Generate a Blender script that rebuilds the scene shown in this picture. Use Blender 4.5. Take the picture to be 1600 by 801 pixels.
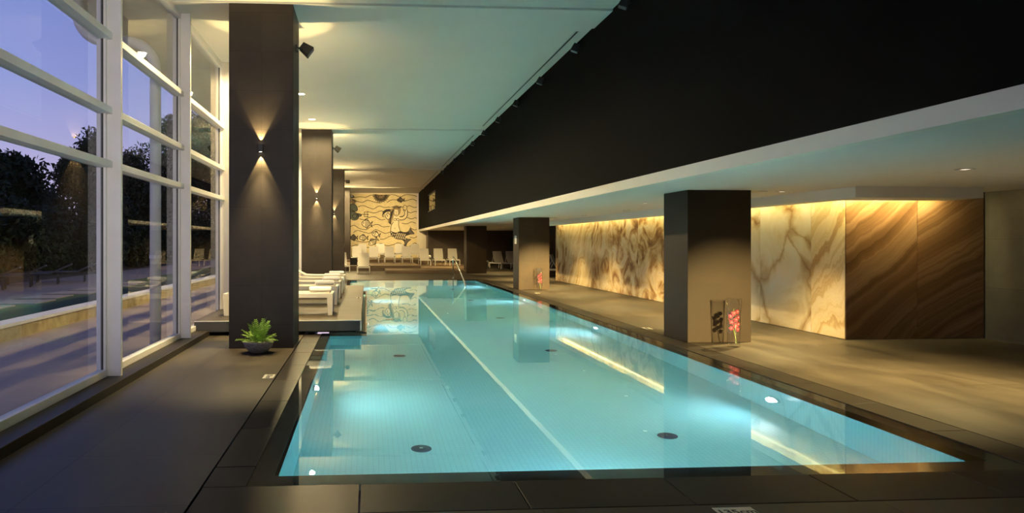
import bpy, math, random
from math import sin, cos, pi, radians as R
from mathutils import Vector, Matrix

# ------------------------------------------------------------------ clear
for o in list(bpy.data.objects):
    bpy.data.objects.remove(o, do_unlink=True)
SC = bpy.context.scene
COL = SC.collection

# ------------------------------------------------------------------ camera, world, exposure
cd = bpy.data.cameras.new('camera')
cam = bpy.data.objects.new('camera', cd)
COL.objects.link(cam)
cam.location = (0, 0, 1.6)
cam.rotation_euler = (pi / 2, 0, -0.0643)
cd.sensor_width = 36.0
cd.lens = 1120 / 1600 * 36
cd.shift_x = (800 - 645) / 1600
cd.shift_y = (378 - 400.5) / 1600
cd.clip_start, cd.clip_end = 0.05, 400
SC.camera = cam

SC.view_settings.view_transform = 'Standard'
SC.view_settings.look = 'None'
SC.view_settings.gamma = 1
SC.view_settings.use_curve_mapping = False
SC.view_settings.exposure = 0.0
SC.cycles.use_denoising = True
SC.cycles.sample_clamp_indirect = 60
SC.cycles.max_bounces = 12
SC.cycles.diffuse_bounces = 5
SC.cycles.glossy_bounces = 6
SC.cycles.transmission_bounces = 10
SC.cycles.transparent_max_bounces = 16

SKY = 1.5          # dusk sky
WARM = (1.0, 0.72, 0.34)
WARM2 = (1.0, 0.76, 0.36)
GOLD = (1.0, 0.74, 0.29)
P_SCONCE_UP, P_SCONCE_DN, P_UPWASH = 190, 640, 140
P_DOWN = 950       # ceiling downlights
P_RDOWN = 1380       # downlights over the right-hand walk
P_POOL = 37        # underwater lamps
P_COVE = 20        # LED strip over the onyx
P_MURAL = 15000
P_FARDOWN = 760

w = bpy.data.worlds.new('dusk_sky')
SC.world = w
w.use_nodes = True
nt = w.node_tree
nt.nodes.clear()
wo = nt.nodes.new('ShaderNodeOutputWorld')
bg = nt.nodes.new('ShaderNodeBackground')
tc = nt.nodes.new('ShaderNodeTexCoord')
sx = nt.nodes.new('ShaderNodeSeparateXYZ')
rp = nt.nodes.new('ShaderNodeValToRGB')
nt.links.new(tc.outputs['Generated'], sx.inputs[0])
nt.links.new(sx.outputs['Z'], rp.inputs[0])
el = rp.color_ramp.elements
el[0].position = 0.0; el[0].color = (0.50, 0.39, 0.50, 1)
el[1].position = 1.0; el[1].color = (0.045, 0.075, 0.25, 1)
for p_, c_ in ((0.08, (0.42, 0.37, 0.58, 1)), (0.2, (0.235, 0.265, 0.54, 1)), (0.4, (0.12, 0.17, 0.48, 1))):
    e = el.new(p_); e.color = c_
bg.inputs[1].default_value = SKY
nt.links.new(rp.outputs[0], bg.inputs[0])
nt.links.new(bg.outputs[0], wo.inputs[0])

# ------------------------------------------------------------------ materials
def N(nt, t, **kw):
    n = nt.nodes.new(t)
    for k, v in kw.items():
        setattr(n, k, v)
    return n

def base_mat(name):
    m = bpy.data.materials.new(name)
    m.use_nodes = True
    b = m.node_tree.nodes['Principled BSDF']
    return m, m.node_tree, b

def ramp(nt, fac, stops):
    r = N(nt, 'ShaderNodeValToRGB')
    e = r.color_ramp.elements
    e[0].position, e[0].color = stops[0][0], (*stops[0][1], 1)
    e[1].position, e[1].color = stops[-1][0], (*stops[-1][1], 1)
    for p, c in stops[1:-1]:
        x = e.new(p); x.color = (*c, 1)
    nt.links.new(fac, r.inputs[0])
    return r.outputs[0]

def math_(nt, op, a, b=None):
    n = N(nt, 'ShaderNodeMath', operation=op)
    for i, v in enumerate((a, b)):
        if v is None: continue
        if isinstance(v, (int, float)): n.inputs[i].default_value = v
        else: nt.links.new(v, n.inputs[i])
    return n.outputs[0]

def mix(nt, fac, a, b, typ='MIX'):
    n = N(nt, 'ShaderNodeMix', data_type='RGBA', blend_type=typ)
    for i, v in ((0, fac), (6, a), (7, b)):
        if isinstance(v, (int, float)): n.inputs[i].default_value = v
        elif isinstance(v, tuple): n.inputs[i].default_value = (*v, 1)
        else: nt.links.new(v, n.inputs[i])
    return n.outputs[2]

def seams(nt, sizes, offs, width):
    """1 on a joint line, 0 elsewhere, from the world position"""
    g = N(nt, 'ShaderNodeNewGeometry')
    s = N(nt, 'ShaderNodeSeparateXYZ')
    nt.links.new(g.outputs['Position'], s.inputs[0])
    out = None
    for ax in range(3):
        if not sizes[ax]: continue
        v = math_(nt, 'DIVIDE', math_(nt, 'ADD', s.outputs[ax], -offs[ax]), sizes[ax])
        f = math_(nt, 'FRACT', v)
        d = math_(nt, 'ABSOLUTE', math_(nt, 'SUBTRACT', f, 0.5))
        q = math_(nt, 'GREATER_THAN', d, 0.5 - width / sizes[ax] / 2)
        out = q if out is None else math_(nt, 'MAXIMUM', out, q)
    return out

def mat(name, col, rough=0.5, metal=0.0, var=0.12, scale=4.0, bump=0.0, spec=0.5, sheen=None, emis=None, es=1.0):
    m, nt, b = base_mat(name)
    b.inputs['Roughness'].default_value = rough
    b.inputs['Metallic'].default_value = metal
    b.inputs['Specular IOR Level'].default_value = spec
    if var:
        tcn = N(nt, 'ShaderNodeTexCoord')
        n = N(nt, 'ShaderNodeTexNoise')
        n.inputs['Scale'].default_value = scale; n.inputs['Detail'].default_value = 5
        nt.links.new(tcn.outputs['Object'], n.inputs['Vector'])
        lo = tuple(c * (1 - var) for c in col); hi = tuple(min(1, c * (1 + var)) for c in col)
        nt.links.new(ramp(nt, n.outputs[0], [(0.3, lo), (0.7, hi)]), b.inputs['Base Color'])
        if bump:
            bn = N(nt, 'ShaderNodeBump'); bn.inputs['Strength'].default_value = bump; bn.inputs['Distance'].default_value = 0.01
            nt.links.new(n.outputs[0], bn.inputs['Height']); nt.links.new(bn.outputs[0], b.inputs['Normal'])
    else:
        b.inputs['Base Color'].default_value = (*col, 1)
    if emis:
        b.inputs['Emission Color'].default_value = (*emis, 1)
        b.inputs['Emission Strength'].default_value = es
    return m

def tile_mat(name, lo, hi, sizes, offs, width=0.006, rough=(0.35, 0.6), joint=0.35, scale=1.2, streak=(1, 1, 1), spec=0.5, tint=0.12):
    m, nt, b = base_mat(name)
    g = N(nt, 'ShaderNodeNewGeometry')
    mp = N(nt, 'ShaderNodeMapping'); mp.inputs['Scale'].default_value = streak
    nt.links.new(g.outputs['Position'], mp.inputs[0])
    n = N(nt, 'ShaderNodeTexNoise'); n.inputs['Scale'].default_value = scale; n.inputs['Detail'].default_value = 8; n.inputs['Roughness'].default_value = 0.62
    n.inputs['Distortion'].default_value = 0.6
    nt.links.new(mp.outputs[0], n.inputs['Vector'])
    c = ramp(nt, n.outputs[0], [(0.3, lo), (0.5, tuple((a + b_) / 2 for a, b_ in zip(lo, hi))), (0.72, hi)])
    # per tile tint
    sn = N(nt, 'ShaderNodeVectorMath', operation='SNAP')
    ad = N(nt, 'ShaderNodeVectorMath', operation='SUBTRACT'); ad.inputs[1].default_value = offs
    nt.links.new(g.outputs['Position'], ad.inputs[0]); nt.links.new(ad.outputs[0], sn.inputs[0])
    sn.inputs[1].default_value = tuple(s if s else 1000 for s in sizes)
    wn = N(nt, 'ShaderNodeTexWhiteNoise'); nt.links.new(sn.outputs[0], wn.inputs['Vector'])
    t = ramp(nt, wn.outputs['Value'], [(0, (1 - tint,) * 3), (1, (1 + tint, 1 + tint * 0.85, 1 + tint * 0.7))])
    c = mix(nt, 1.0, c, t, 'MULTIPLY')
    s = seams(nt, sizes, offs, width)
    c2 = mix(nt, s, c, mix(nt, 1.0, c, (joint,) * 3, 'MULTIPLY'))
    nt.links.new(c2, b.inputs['Base Color'])
    rr = N(nt, 'ShaderNodeMapRange'); rr.inputs[3].default_value, rr.inputs[4].default_value = rough
    nt.links.new(n.outputs[0], rr.inputs[0]); nt.links.new(rr.outputs[0], b.inputs['Roughness'])
    b.inputs['Specular IOR Level'].default_value = spec
    bn = N(nt, 'ShaderNodeBump'); bn.inputs['Strength'].default_value = 0.12; bn.inputs['Distance'].default_value = 0.004
    nt.links.new(n.outputs[0], bn.inputs['Height']); nt.links.new(bn.outputs[0], b.inputs['Normal'])
    return m

def glass_mat(name, tint=(1, 1, 1), strength=1.0, ior=1.5, rough=0.0):
    """thin architectural glass: clear, with a Fresnel reflection"""
    m = bpy.data.materials.new(name); m.use_nodes = True
    nt = m.node_tree; nt.nodes.clear()
    o = N(nt, 'ShaderNodeOutputMaterial'); mx = N(nt, 'ShaderNodeMixShader')
    t = N(nt, 'ShaderNodeBsdfTransparent'); g = N(nt, 'ShaderNodeBsdfGlossy')
    t.inputs[0].default_value = (*tint, 1); g.inputs['Roughness'].default_value = rough
    f = N(nt, 'ShaderNodeFresnel'); f.inputs[0].default_value = ior
    ge = N(nt, 'ShaderNodeNewGeometry')            # reflect at the outer face only, as a thin pane does
    nt.links.new(math_(nt, 'MULTIPLY', math_(nt, 'MULTIPLY', f.outputs[0], strength), math_(nt, 'SUBTRACT', 1.0, ge.outputs['Backfacing'])), mx.inputs[0])
    nt.links.new(t.outputs[0], mx.inputs[1]); nt.links.new(g.outputs[0], mx.inputs[2])
    nt.links.new(mx.outputs[0], o.inputs[0])
    return m

def water_mat(name):
    m = bpy.data.materials.new(name); m.use_nodes = True
    nt = m.node_tree; nt.nodes.clear()
    o = N(nt, 'ShaderNodeOutputMaterial'); g = N(nt, 'ShaderNodeBsdfGlass')
    g.inputs['Color'].default_value = (0.93, 0.99, 1, 1); g.inputs['Roughness'].default_value = 0; g.inputs['IOR'].default_value = 1.333
    n = N(nt, 'ShaderNodeTexNoise'); n.inputs['Scale'].default_value = 1.4; n.inputs['Detail'].default_value = 2
    ge = N(nt, 'ShaderNodeNewGeometry'); nt.links.new(ge.outputs['Position'], n.inputs['Vector'])
    b = N(nt, 'ShaderNodeBump'); b.inputs['Strength'].default_value = 0.012; b.inputs['Distance'].default_value = 0.03
    nt.links.new(n.outputs[0], b.inputs['Height']); nt.links.new(b.outputs[0], g.inputs['Normal'])
    nt.links.new(g.outputs[0], o.inputs[0])
    return m

def onyx_mat(name, stops, kind, seed, rot=0.0, scale=0.9, rough=0.09):
    m, nt, b = base_mat(name)
    g = N(nt, 'ShaderNodeNewGeometry')
    mp = N(nt, 'ShaderNodeMapping'); mp.inputs['Location'].default_value = (seed * 3.7, seed * 1.9, seed * 2.3)
    nt.links.new(g.outputs['Position'], mp.inputs[0])
    dn = N(nt, 'ShaderNodeTexNoise'); dn.inputs['Scale'].default_value = scale; dn.inputs['Detail'].default_value = 6; dn.inputs['Roughness'].default_value = 0.55
    dn.inputs['Distortion'].default_value = 1.1
    nt.links.new(mp.outputs[0], dn.inputs['Vector'])
    if kind == 'band':                       # diagonal agate banding
        rm = N(nt, 'ShaderNodeMapping'); rm.inputs['Rotation'].default_value = (rot, rot, 0)
        nt.links.new(mp.outputs[0], rm.inputs[0])
        vm = N(nt, 'ShaderNodeVectorMath', operation='SCALE'); vm.inputs['Scale'].default_value = 0.9 if stops[0][0] != 0.30 else 0.4
        nt.links.new(dn.outputs['Color'], vm.inputs[0])
        va = N(nt, 'ShaderNodeVectorMath', operation='ADD'); nt.links.new(rm.outputs[0], va.inputs[0]); nt.links.new(vm.outputs[0], va.inputs[1])
        sp = N(nt, 'ShaderNodeSeparateXYZ'); nt.links.new(va.outputs[0], sp.inputs[0])
        cb = N(nt, 'ShaderNodeCombineXYZ'); nt.links.new(sp.outputs[2], cb.inputs[2])
        b1 = N(nt, 'ShaderNodeTexNoise'); b1.inputs['Scale'].default_value = 3.4; b1.inputs['Detail'].default_value = 9; b1.inputs['Roughness'].default_value = 0.68
        nt.links.new(cb.outputs[0], b1.inputs['Vector'])
        fac = b1.outputs[0]
    elif kind == 'vein':
        vm = N(nt, 'ShaderNodeVectorMath', operation='SCALE'); vm.inputs['Scale'].default_value = 0.75
        nt.links.new(dn.outputs['Color'], vm.inputs[0])
        va = N(nt, 'ShaderNodeVectorMath', operation='ADD'); nt.links.new(mp.outputs[0], va.inputs[0]); nt.links.new(vm.outputs[0], va.inputs[1])
        vo = N(nt, 'ShaderNodeTexVoronoi', feature='DISTANCE_TO_EDGE'); vo.inputs['Scale'].default_value = 0.75
        nt.links.new(va.outputs[0], vo.inputs['Vector'])
        wn = N(nt, 'ShaderNodeTexNoise'); wn.inputs['Scale'].default_value = 1.7; wn.inputs['Detail'].default_value = 3
        nt.links.new(mp.outputs[0], wn.inputs['Vector'])
        wid = math_(nt, 'ADD', math_(nt, 'MULTIPLY', math_(nt, 'POWER', wn.outputs[0], 2.5), 0.55), 0.012)
        q = math_(nt, 'MINIMUM', math_(nt, 'DIVIDE', vo.outputs['Distance'], wid), 1.0)
        q = math_(nt, 'POWER', q, 0.5)
        d3 = N(nt, 'ShaderNodeTexNoise'); d3.inputs['Scale'].default_value = 0.9; d3.inputs['Detail'].default_value = 8; d3.inputs['Distortion'].default_value = 1.4
        nt.links.new(mp.outputs[0], d3.inputs['Vector'])
        fac = math_(nt, 'MULTIPLY', math_(nt, 'ADD', math_(nt, 'MULTIPLY', q, 0.62), 0.38), math_(nt, 'ADD', math_(nt, 'MULTIPLY', d3.outputs[0], 1.5), 0.05))
    else:                                    # cloud
        d2 = N(nt, 'ShaderNodeTexNoise'); d2.inputs['Scale'].default_value = 1.1; d2.inputs['Detail'].default_value = 7; d2.inputs['Distortion'].default_value = 2.2
        nt.links.new(mp.outputs[0], d2.inputs['Vector'])
        fac = math_(nt, 'ADD', math_(nt, 'MULTIPLY', d2.outputs[0], 0.75), math_(nt, 'MULTIPLY', dn.outputs[0], 0.3))
    nt.links.new(ramp(nt, fac, stops), b.inputs['Base Color'])
    b.inputs['Roughness'].default_value = rough
    return m

M = {}
M['deck'] = tile_mat('deck_stone_tile', (0.028, 0.023, 0.018), (0.076, 0.063, 0.047), (1.06, 1.06, 0), (-1.07, 0.2, 0), 0.009, (0.35, 0.55), 0.4, 1.3, (1.6, 0.5, 1), 0.22)
M['coping'] = tile_mat('coping_stone_tile', (0.016, 0.0135, 0.012), (0.036, 0.031, 0.027), (0, 0, 0.77), (0, 0, 0.1), 0.0001, (0.35, 0.5), 1.0, 2.4, (1, 1, 1), 0.1)
M['ledge'] = tile_mat('dark_wet_tile', (0.022, 0.018, 0.016), (0.05, 0.04, 0.034), (0.5, 0.5, 0), (0, 0, 0), 0.006, (0.25, 0.4), 0.5, 3)
M['column'] = tile_mat('column_dark_tile', (0.027, 0.021, 0.018), (0.040, 0.032, 0.027), (0.48, 0.5, 0.587), (-2.065, 10.6, 0.36), 0.005, (0.45, 0.6), 0.5, 2.2, (1, 1, 1), 0.25)
M['columnr'] = tile_mat('column_brown_tile', (0.037, 0.0225, 0.011), (0.056, 0.035, 0.018), (0.522, 0.5, 0.587), (5.097, 10.6, 0.36), 0.005, (0.45, 0.65), 0.6, 2.2, (1, 1, 1), 0.25)
M['ceiling'] = mat('matt_ceiling_paint', (0.72, 0.70, 0.64), 0.9, var=0.02, scale=0.6)
M['fascia'] = mat('white_fascia_paint', (0.78, 0.74, 0.63), 0.8, var=0.02)
M['darkwall'] = mat('charcoal_wall_paint', (0.003, 0.0029, 0.0027), 0.85, var=0.1, scale=8, spec=0.08)
M['plaster'] = mat('cream_plaster', (0.66, 0.58, 0.44), 0.85, var=0.04, scale=2)
M['brown'] = tile_mat('brown_wall_tile', (0.075, 0.05, 0.036), (0.135, 0.095, 0.07), (1.2, 1.2, 1.2), (0, 0, 0.05), 0.006, (0.4, 0.6), 0.6, 1.6)
M['grey_tile'] = tile_mat('grey_wall_tile', (0.06, 0.056, 0.05), (0.10, 0.095, 0.085), (1.2, 1.2, 0.8), (10.2, 0.4, 0.05), 0.006, (0.35, 0.55), 0.6, 1.6)
M['wood'] = tile_mat('oak_step', (0.10, 0.066, 0.038), (0.165, 0.112, 0.066), (1.4, 0.0, 0), (0.3, 0, 0), 0.006, (0.35, 0.55), 0.5, 1.2, (0.6, 6, 6))
M['podium'] = tile_mat('podium_stone', (0.032, 0.023, 0.011), (0.052, 0.038, 0.019), (1.2, 1.2, 0), (-0.09, 12.45, 0), 0.005, (0.4, 0.6), 0.6, 1.1, (0.6, 2, 1))
M['podface'] = mat('podium_dark_edge', (0.055, 0.055, 0.058), 0.4, var=0.2, scale=3)
M['alu'] = mat('white_window_frame', (0.78, 0.75, 0.72), 0.4, var=0.03)
M['gasket'] = mat('black_gasket', (0.02, 0.02, 0.02), 0.6, var=0.1)
M['glass'] = glass_mat('window_glass', (0.93, 0.95, 0.96), 1.0)
M['vase_glass'] = glass_mat('vase_glass', (0.97, 0.97, 0.97), 1.8)
M['water'] = water_mat('pool_water')
M['pool'] = tile_mat('pool_mosaic', (0.29, 0.77, 0.85), (0.335, 0.83, 0.90), (0.05, 0.05, 0.05), (0.012, 0.013, 0.011), 0.006, (0.3, 0.4), 0.86, 0.6, tint=0.015)
M['black'] = mat('black_metal', (0.012, 0.012, 0.013), 0.45, var=0.15)
M['chrome'] = mat('polished_steel', (0.8, 0.8, 0.8), 0.12, 1.0, var=0.03)
M['whitemetal'] = mat('white_powder_coat', (0.55, 0.52, 0.46), 0.4, var=0.03)
M['sling'] = mat('white_sling_fabric', (0.48, 0.45, 0.39), 0.8, var=0.05, scale=40, bump=0.1)
M['towel'] = mat('white_terry_towel', (0.72, 0.70, 0.70), 0.95, var=0.06, scale=60, bump=0.5)
M['strapblack'] = mat('black_strap', (0.015, 0.014, 0.014), 0.7, var=0.1)
M['lensw'] = mat('warm_lamp_lens', (0.9, 0.8, 0.6), 0.4, var=0, emis=(1, 0.86, 0.6), es=28)
M['lensdim'] = mat('small_lamp_lens', (0.9, 0.8, 0.6), 0.4, var=0, emis=(1, 0.86, 0.66), es=2.2)
M['lenspool'] = mat('underwater_lamp_lens', (0.9, 0.95, 1), 0.3, var=0, emis=(0.85, 0.95, 1.0), es=9)
M['led'] = mat('led_tape', (1, 0.8, 0.4), 0.5, var=0, emis=(1.0, 0.84, 0.34), es=P_COVE)
M['led2'] = mat('led_tape_end_wall', (1, 0.8, 0.4), 0.5, var=0, emis=(1.0, 0.84, 0.34), es=P_COVE * 10)
M['steelgrey'] = mat('grey_steel', (0.3, 0.3, 0.3), 0.35, 0.8, var=0.05)
M['inlet'] = mat('dark_inlet_plastic', (0.03, 0.06, 0.11), 0.8, var=0.1)
M['sign'] = mat('pale_sign_plate', (0.62, 0.60, 0.50), 0.5, var=0.05)
M['ink'] = mat('black_ink', (0.015, 0.015, 0.013), 0.6, var=0.05)
M['paper'] = mat('white_paper', (0.75, 0.72, 0.64), 0.8, var=0.03)
M['greyink'] = mat('grey_print', (0.35, 0.33, 0.3), 0.8, var=0.05)
M['bowl'] = mat('dark_stoneware', (0.13, 0.122, 0.12), 0.6, var=0.35, scale=30, bump=0.2)
M['soil'] = mat('potting_soil', (0.03, 0.022, 0.015), 0.9, var=0.4, scale=60, bump=0.6)
M['fern'] = mat('fern_green', (0.16, 0.30, 0.035), 0.5, var=0.5, scale=14)
M['stemgreen'] = mat('stem_green', (0.16, 0.26, 0.04), 0.5, var=0.2)
M['orchid'] = mat('red_orchid_petal', (0.23, 0.016, 0.035), 0.55, var=0.35, scale=25)
M['orchid2'] = mat('pale_orchid_heart', (0.75, 0.45, 0.35), 0.55, var=0.2)
M['mural'] = mat('sand_mural_ground', (0.60, 0.49, 0.27), 0.85, var=0.10, scale=5)
M['ochre'] = mat('skin_tone_fill', (0.68, 0.58, 0.37), 0.85, var=0.04)
M['line'] = mat('dark_mural_line', (0.025, 0.018, 0.014), 0.8, var=0.15)
M['greyfill'] = mat('grey_mural_fill', (0.10, 0.085, 0.07), 0.8, var=0.2, scale=20)
M['hairfill'] = mat('sepia_mural_fill', (0.26, 0.19, 0.10), 0.85, var=0.35, scale=25)
M['greenfill'] = mat('grey_green_mural_fill', (0.085, 0.10, 0.075), 0.8, var=0.2, scale=20)
# outside
M['terrace'] = tile_mat('terrace_stone', (0.30, 0.23, 0.20), (0.46, 0.35, 0.30), (1.2, 1.2, 0), (-3, 0.5, 0), 0.008, (0.5, 0.7), 0.8, 0.8, (1.5, 0.5, 1))
M['travertine'] = tile_mat('travertine', (0.30, 0.22, 0.10), (0.60, 0.47, 0.26), (0, 0.6, 0), (0, 0, 0), 0.006, (0.6, 0.8), 0.6, 3)
M['cap'] = mat('pale_wall_cap', (0.75, 0.72, 0.74), 0.6, var=0.05)
M['lawn'] = mat('lawn_green', (0.03, 0.065, 0.010), 0.9, var=0.4, scale=20, bump=0.5)
M['path'] = tile_mat('lavender_paving', (0.13, 0.11, 0.11), (0.19, 0.165, 0.16), (1.5, 1.5, 0), (0, 0, 0), 0.01, (0.6, 0.8), 0.7, 1)
M['slab'] = mat('pale_slab', (0.26, 0.22, 0.21), 0.8, var=0.15, scale=3)
M['leafdark'] = mat('dark_tree_leaves', (0.018, 0.030, 0.012), 0.7, var=0.5, scale=3, spec=0.2)
M['leafmid'] = mat('autumn_tree_leaves', (0.050, 0.052, 0.022), 0.7, var=0.5, scale=3, spec=0.2)
M['bark'] = mat('tree_bark', (0.04, 0.03, 0.022), 0.9, var=0.3, scale=10)
M['pipe'] = mat('white_downpipe', (0.82, 0.80, 0.76), 0.45, var=0.05)
M['outlounger'] = mat('dark_outdoor_weave', (0.025, 0.025, 0.032), 0.6, var=0.2, scale=30)
M['roofing'] = mat('pale_eaves', (0.6, 0.57, 0.5), 0.8, var=0.05)

def onyx(name, kind, seed, palette, rot=0.0, scale=0.9):
    return onyx_mat(name, palette, kind, seed, rot, scale)
CREAM = [(0.2, (0.20, 0.10, 0.04)), (0.38, (0.40, 0.27, 0.13)), (0.55, (0.52, 0.40, 0.23)), (0.7, (0.66, 0.55, 0.36)), (0.95, (0.70, 0.63, 0.49))]
CLOUD = [(0.36, (0.16, 0.085, 0.04)), (0.45, (0.34, 0.20, 0.09)), (0.52, (0.56, 0.40, 0.21)), (0.6, (0.68, 0.55, 0.36)), (0.7, (0.50, 0.40, 0.29))]
BROWN = [(0.30, (0.03, 0.014, 0.007)), (0.42, (0.075, 0.038, 0.018)), (0.5, (0.11, 0.06, 0.03)), (0.58, (0.17, 0.105, 0.06)), (0.68, (0.10, 0.062, 0.034))]
BANDC = [(0.32, (0.22, 0.11, 0.04)), (0.42, (0.45, 0.29, 0.13)), (0.5, (0.64, 0.50, 0.29)), (0.62, (0.74, 0.64, 0.46)), (0.72, (0.55, 0.40, 0.21))]

# ------------------------------------------------------------------ mesh helper
class MB:
    def __init__(s):
        s.v = []; s.f = []
    def add(s, vs, fs):
        n = len(s.v); s.v += [tuple(p) for p in vs]; s.f += [tuple(i + n for i in f) for f in fs]
        return s
    def box(s, x0, x1, y0, y1, z0, z1):
        v = [(x0, y0, z0), (x1, y0, z0), (x1, y1, z0), (x0, y1, z0), (x0, y0, z1), (x1, y0, z1), (x1, y1, z1), (x0, y1, z1)]
        return s.add(v, [(3, 2, 1, 0), (4, 5, 6, 7), (0, 1, 5, 4), (1, 2, 6, 5), (2, 3, 7, 6), (3, 0, 4, 7)])
    def obox(s, mat4, hx, hy, hz):
        v = [mat4 @ Vector((a * hx, b * hy, c * hz)) for c in (-1, 1) for a, b in ((-1, -1), (1, -1), (1, 1), (-1, 1))]
        return s.add(v, [(3, 2, 1, 0), (4, 5, 6, 7), (0, 1, 5, 4), (1, 2, 6, 5), (2, 3, 7, 6), (3, 0, 4, 7)])
    def beam(s, a, b, wx, wz, up=(0, 0, 1)):
        a, b = Vector(a), Vector(b); d = (b - a); L = d.length; d.normalize()
        u = Vector(up)
        if abs(d.dot(u)) > 0.98: u = Vector((0, 1, 0))
        x = d.cross(u).normalized(); z = x.cross(d).normalized()
        m = Matrix((( x.x, d.x, z.x, (a.x + b.x) / 2), (x.y, d.y, z.y, (a.y + b.y) / 2), (x.z, d.z, z.z, (a.z + b.z) / 2), (0, 0, 0, 1)))
        return s.obox(m, wx / 2, L / 2, wz / 2)
    def tube(s, pts, r, n=10, cap=True):
        pts = [Vector(p) for p in pts]
        rs = r if isinstance(r, (list, tuple)) else [r] * len(pts)
        rings = []; prev = None
        for i, p in enumerate(pts):
            d = (pts[min(i + 1, len(pts) - 1)] - pts[max(i - 1, 0)]).normalized()
            if prev is None:
                u = Vector((0, 0, 1)) if abs(d.z) < 0.9 else Vector((1, 0, 0))
                x = d.cross(u).normalized()
            else:
                x = (prev - d * prev.dot(d)).normalized()
            prev = x; y = d.cross(x)
            rings.append([p + (x * cos(2 * pi * k / n) + y * sin(2 * pi * k / n)) * rs[i] for k in range(n)])
        vs = [q for r_ in rings for q in r_]; fs = []
        for i in range(len(pts) - 1):
            for k in range(n):
                fs.append((i * n + k, i * n + (k + 1) % n, (i + 1) * n + (k + 1) % n, (i + 1) * n + k))
        if cap:
            fs.append(tuple(range(n - 1, -1, -1))); fs.append(tuple((len(pts) - 1) * n + k for k in range(n)))
        return s.add(vs, fs)
    def lathe(s, prof, n=32, c=(0, 0, 0), close=False):
        vs = []; fs = []
        for r, z in prof:
            for k in range(n):
                vs.append((c[0] + r * cos(2 * pi * k / n), c[1] + r * sin(2 * pi * k / n), c[2] + z))
        m = len(prof)
        for i in range(m - 1 + (1 if close else 0)):
            j = (i + 1) % m
            for k in range(n):
                fs.append((i * n + k, i * n + (k + 1) % n, j * n + (k + 1) % n, j * n + k))
        if not close:
            fs.append(tuple(range(n - 1, -1, -1))); fs.append(tuple((m - 1) * n + k for k in range(n)))
        return s.add(vs, fs)
    def poly(s, pts, z):
        return s.add([(x, y, z) for x, y in pts], [tuple(range(len(pts)))])
    def build(s, name, m, parent=None, smooth=False, bevel=0.0, seg=2):
        me = bpy.data.meshes.new(name)
        me.from_pydata(s.v, [], s.f); me.update()
        o = bpy.data.objects.new(name, me); COL.objects.link(o)
        if m: me.materials.append(m)
        if parent: o.parent = parent
        if smooth:
            me.polygons.foreach_set('use_smooth', [True] * len(me.polygons))
        if bevel:
            b = o.modifiers.new('bevel', 'BEVEL'); b.width = bevel; b.segments = seg; b.limit_method = 'ANGLE'
        return o

def structure(o, label=None):
    o['kind'] = 'structure'
    if label: o['label'] = label
    return o

def tag(o, label, cat, group=None, kind=None):
    o['label'] = label; o['category'] = cat
    if group: o['group'] = group
    if kind: o['kind'] = kind
    return o

def thing(name, label, cat, loc=(0, 0, 0), rz=0.0, group=None):
    o = bpy.data.objects.new(name, None); COL.objects.link(o)
    o.empty_display_size = 0.1
    o.location = loc; o.rotation_euler = (0, 0, rz)
    return tag(o, label, cat, group)

def dup(root, loc, rz, label, group=None):
    r = root.copy(); COL.objects.link(r); r.location = loc; r.rotation_euler = (0, 0, rz)
    r['label'] = label
    if group: r['group'] = group
    for ch in list(root.children):
        c = ch.copy(); COL.objects.link(c); c.parent = r
        for g in list(ch.children):
            d = g.copy(); COL.objects.link(d); d.parent = c
    return r

def spot(loc, target, power, angle, blend=0.3, color=WARM, radius=0.03, parent=None):
    l = bpy.data.lights.new('lamp', 'SPOT'); l.energy = power; l.spot_size = R(angle); l.spot_blend = blend
    l.color = color; l.shadow_soft_size = radius
    o = bpy.data.objects.new('lamp', l); COL.objects.link(o)
    d = Vector(target) - Vector(loc)
    o.rotation_euler = d.to_track_quat('-Z', 'Y').to_euler()
    o.location = loc
    if parent is not None:
        o.parent = parent
    return o

# ------------------------------------------------------------------ dimensions
XW, XG = -2.68, -2.96                 # curb face, glass plane
PL, PR, PN, PF = -0.64, 4.59, 5.01, 30.08
CEIL, BEAM, SOF = 5.225, 5.19, 2.43
XD = 3.82                             # charcoal upper wall
LX0, LX1, RX0, RX1, DEP = -2.065, -1.108, 5.097, 6.141, 0.92
LY = [10.92, 22.96, 35.42, 47.5]
RY = [11.10, 23.79, 36.45]
YB = 53.2

# ------------------------------------------------------------------ setting: floor, pool
fl = MB()
x0, x1, y0, y1 = -1.07, 5.088, 4.25, 30.62    # hole for coping + pool
g_ = 0.012
for a in ((XG, x0 - g_, -6, y1 + g_), (x1 + g_, 10.4, -6, y1 + g_), (x0 - g_, x1 + g_, -6, y0 - g_), (XG, 16, y1 + g_, YB), (10.4, 16, 11.2, y1 + g_)):
    fl.box(a[0], a[1], a[2], a[3], -0.3, 0)
structure(fl.build('floor', M['deck']))

oL, oR, oN, oF = -0.79, 4.75, 4.76, 30.30     # outer edge of the submerged dark ledge
cp = MB()
def run(a, b, n, f):
    st = (b - a) / n
    for i in range(n):
        f(a + i * st + 0.004, a + (i + 1) * st - 0.004)
run(oN + 0.42, 12.6, 7, lambda p, q: cp.box(x0, oL, p, q, -0.12, 0))
cp.box(x0, oL, oN - 0.0, oN + 0.414, -0.12, 0)
run(23.2, oF, 7, lambda p, q: cp.box(x0, oL, p, q, -0.12, 0))
run(oN, oF, 25, lambda p, q: cp.box(oR, x1, p, q, -0.12, 0))
run(x0 + 0.0, x1, 6, lambda p, q: cp.box(p, q, y0, oN - 0.004, -0.12, 0))
run(x0, x1, 6, lambda p, q: cp.box(p, q, oF + 0.004, y1, -0.12, 0))
structure(cp.build('trim_1', M['coping'], bevel=0.003), 'stone coping slabs round the pool')
dr = MB()
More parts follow.
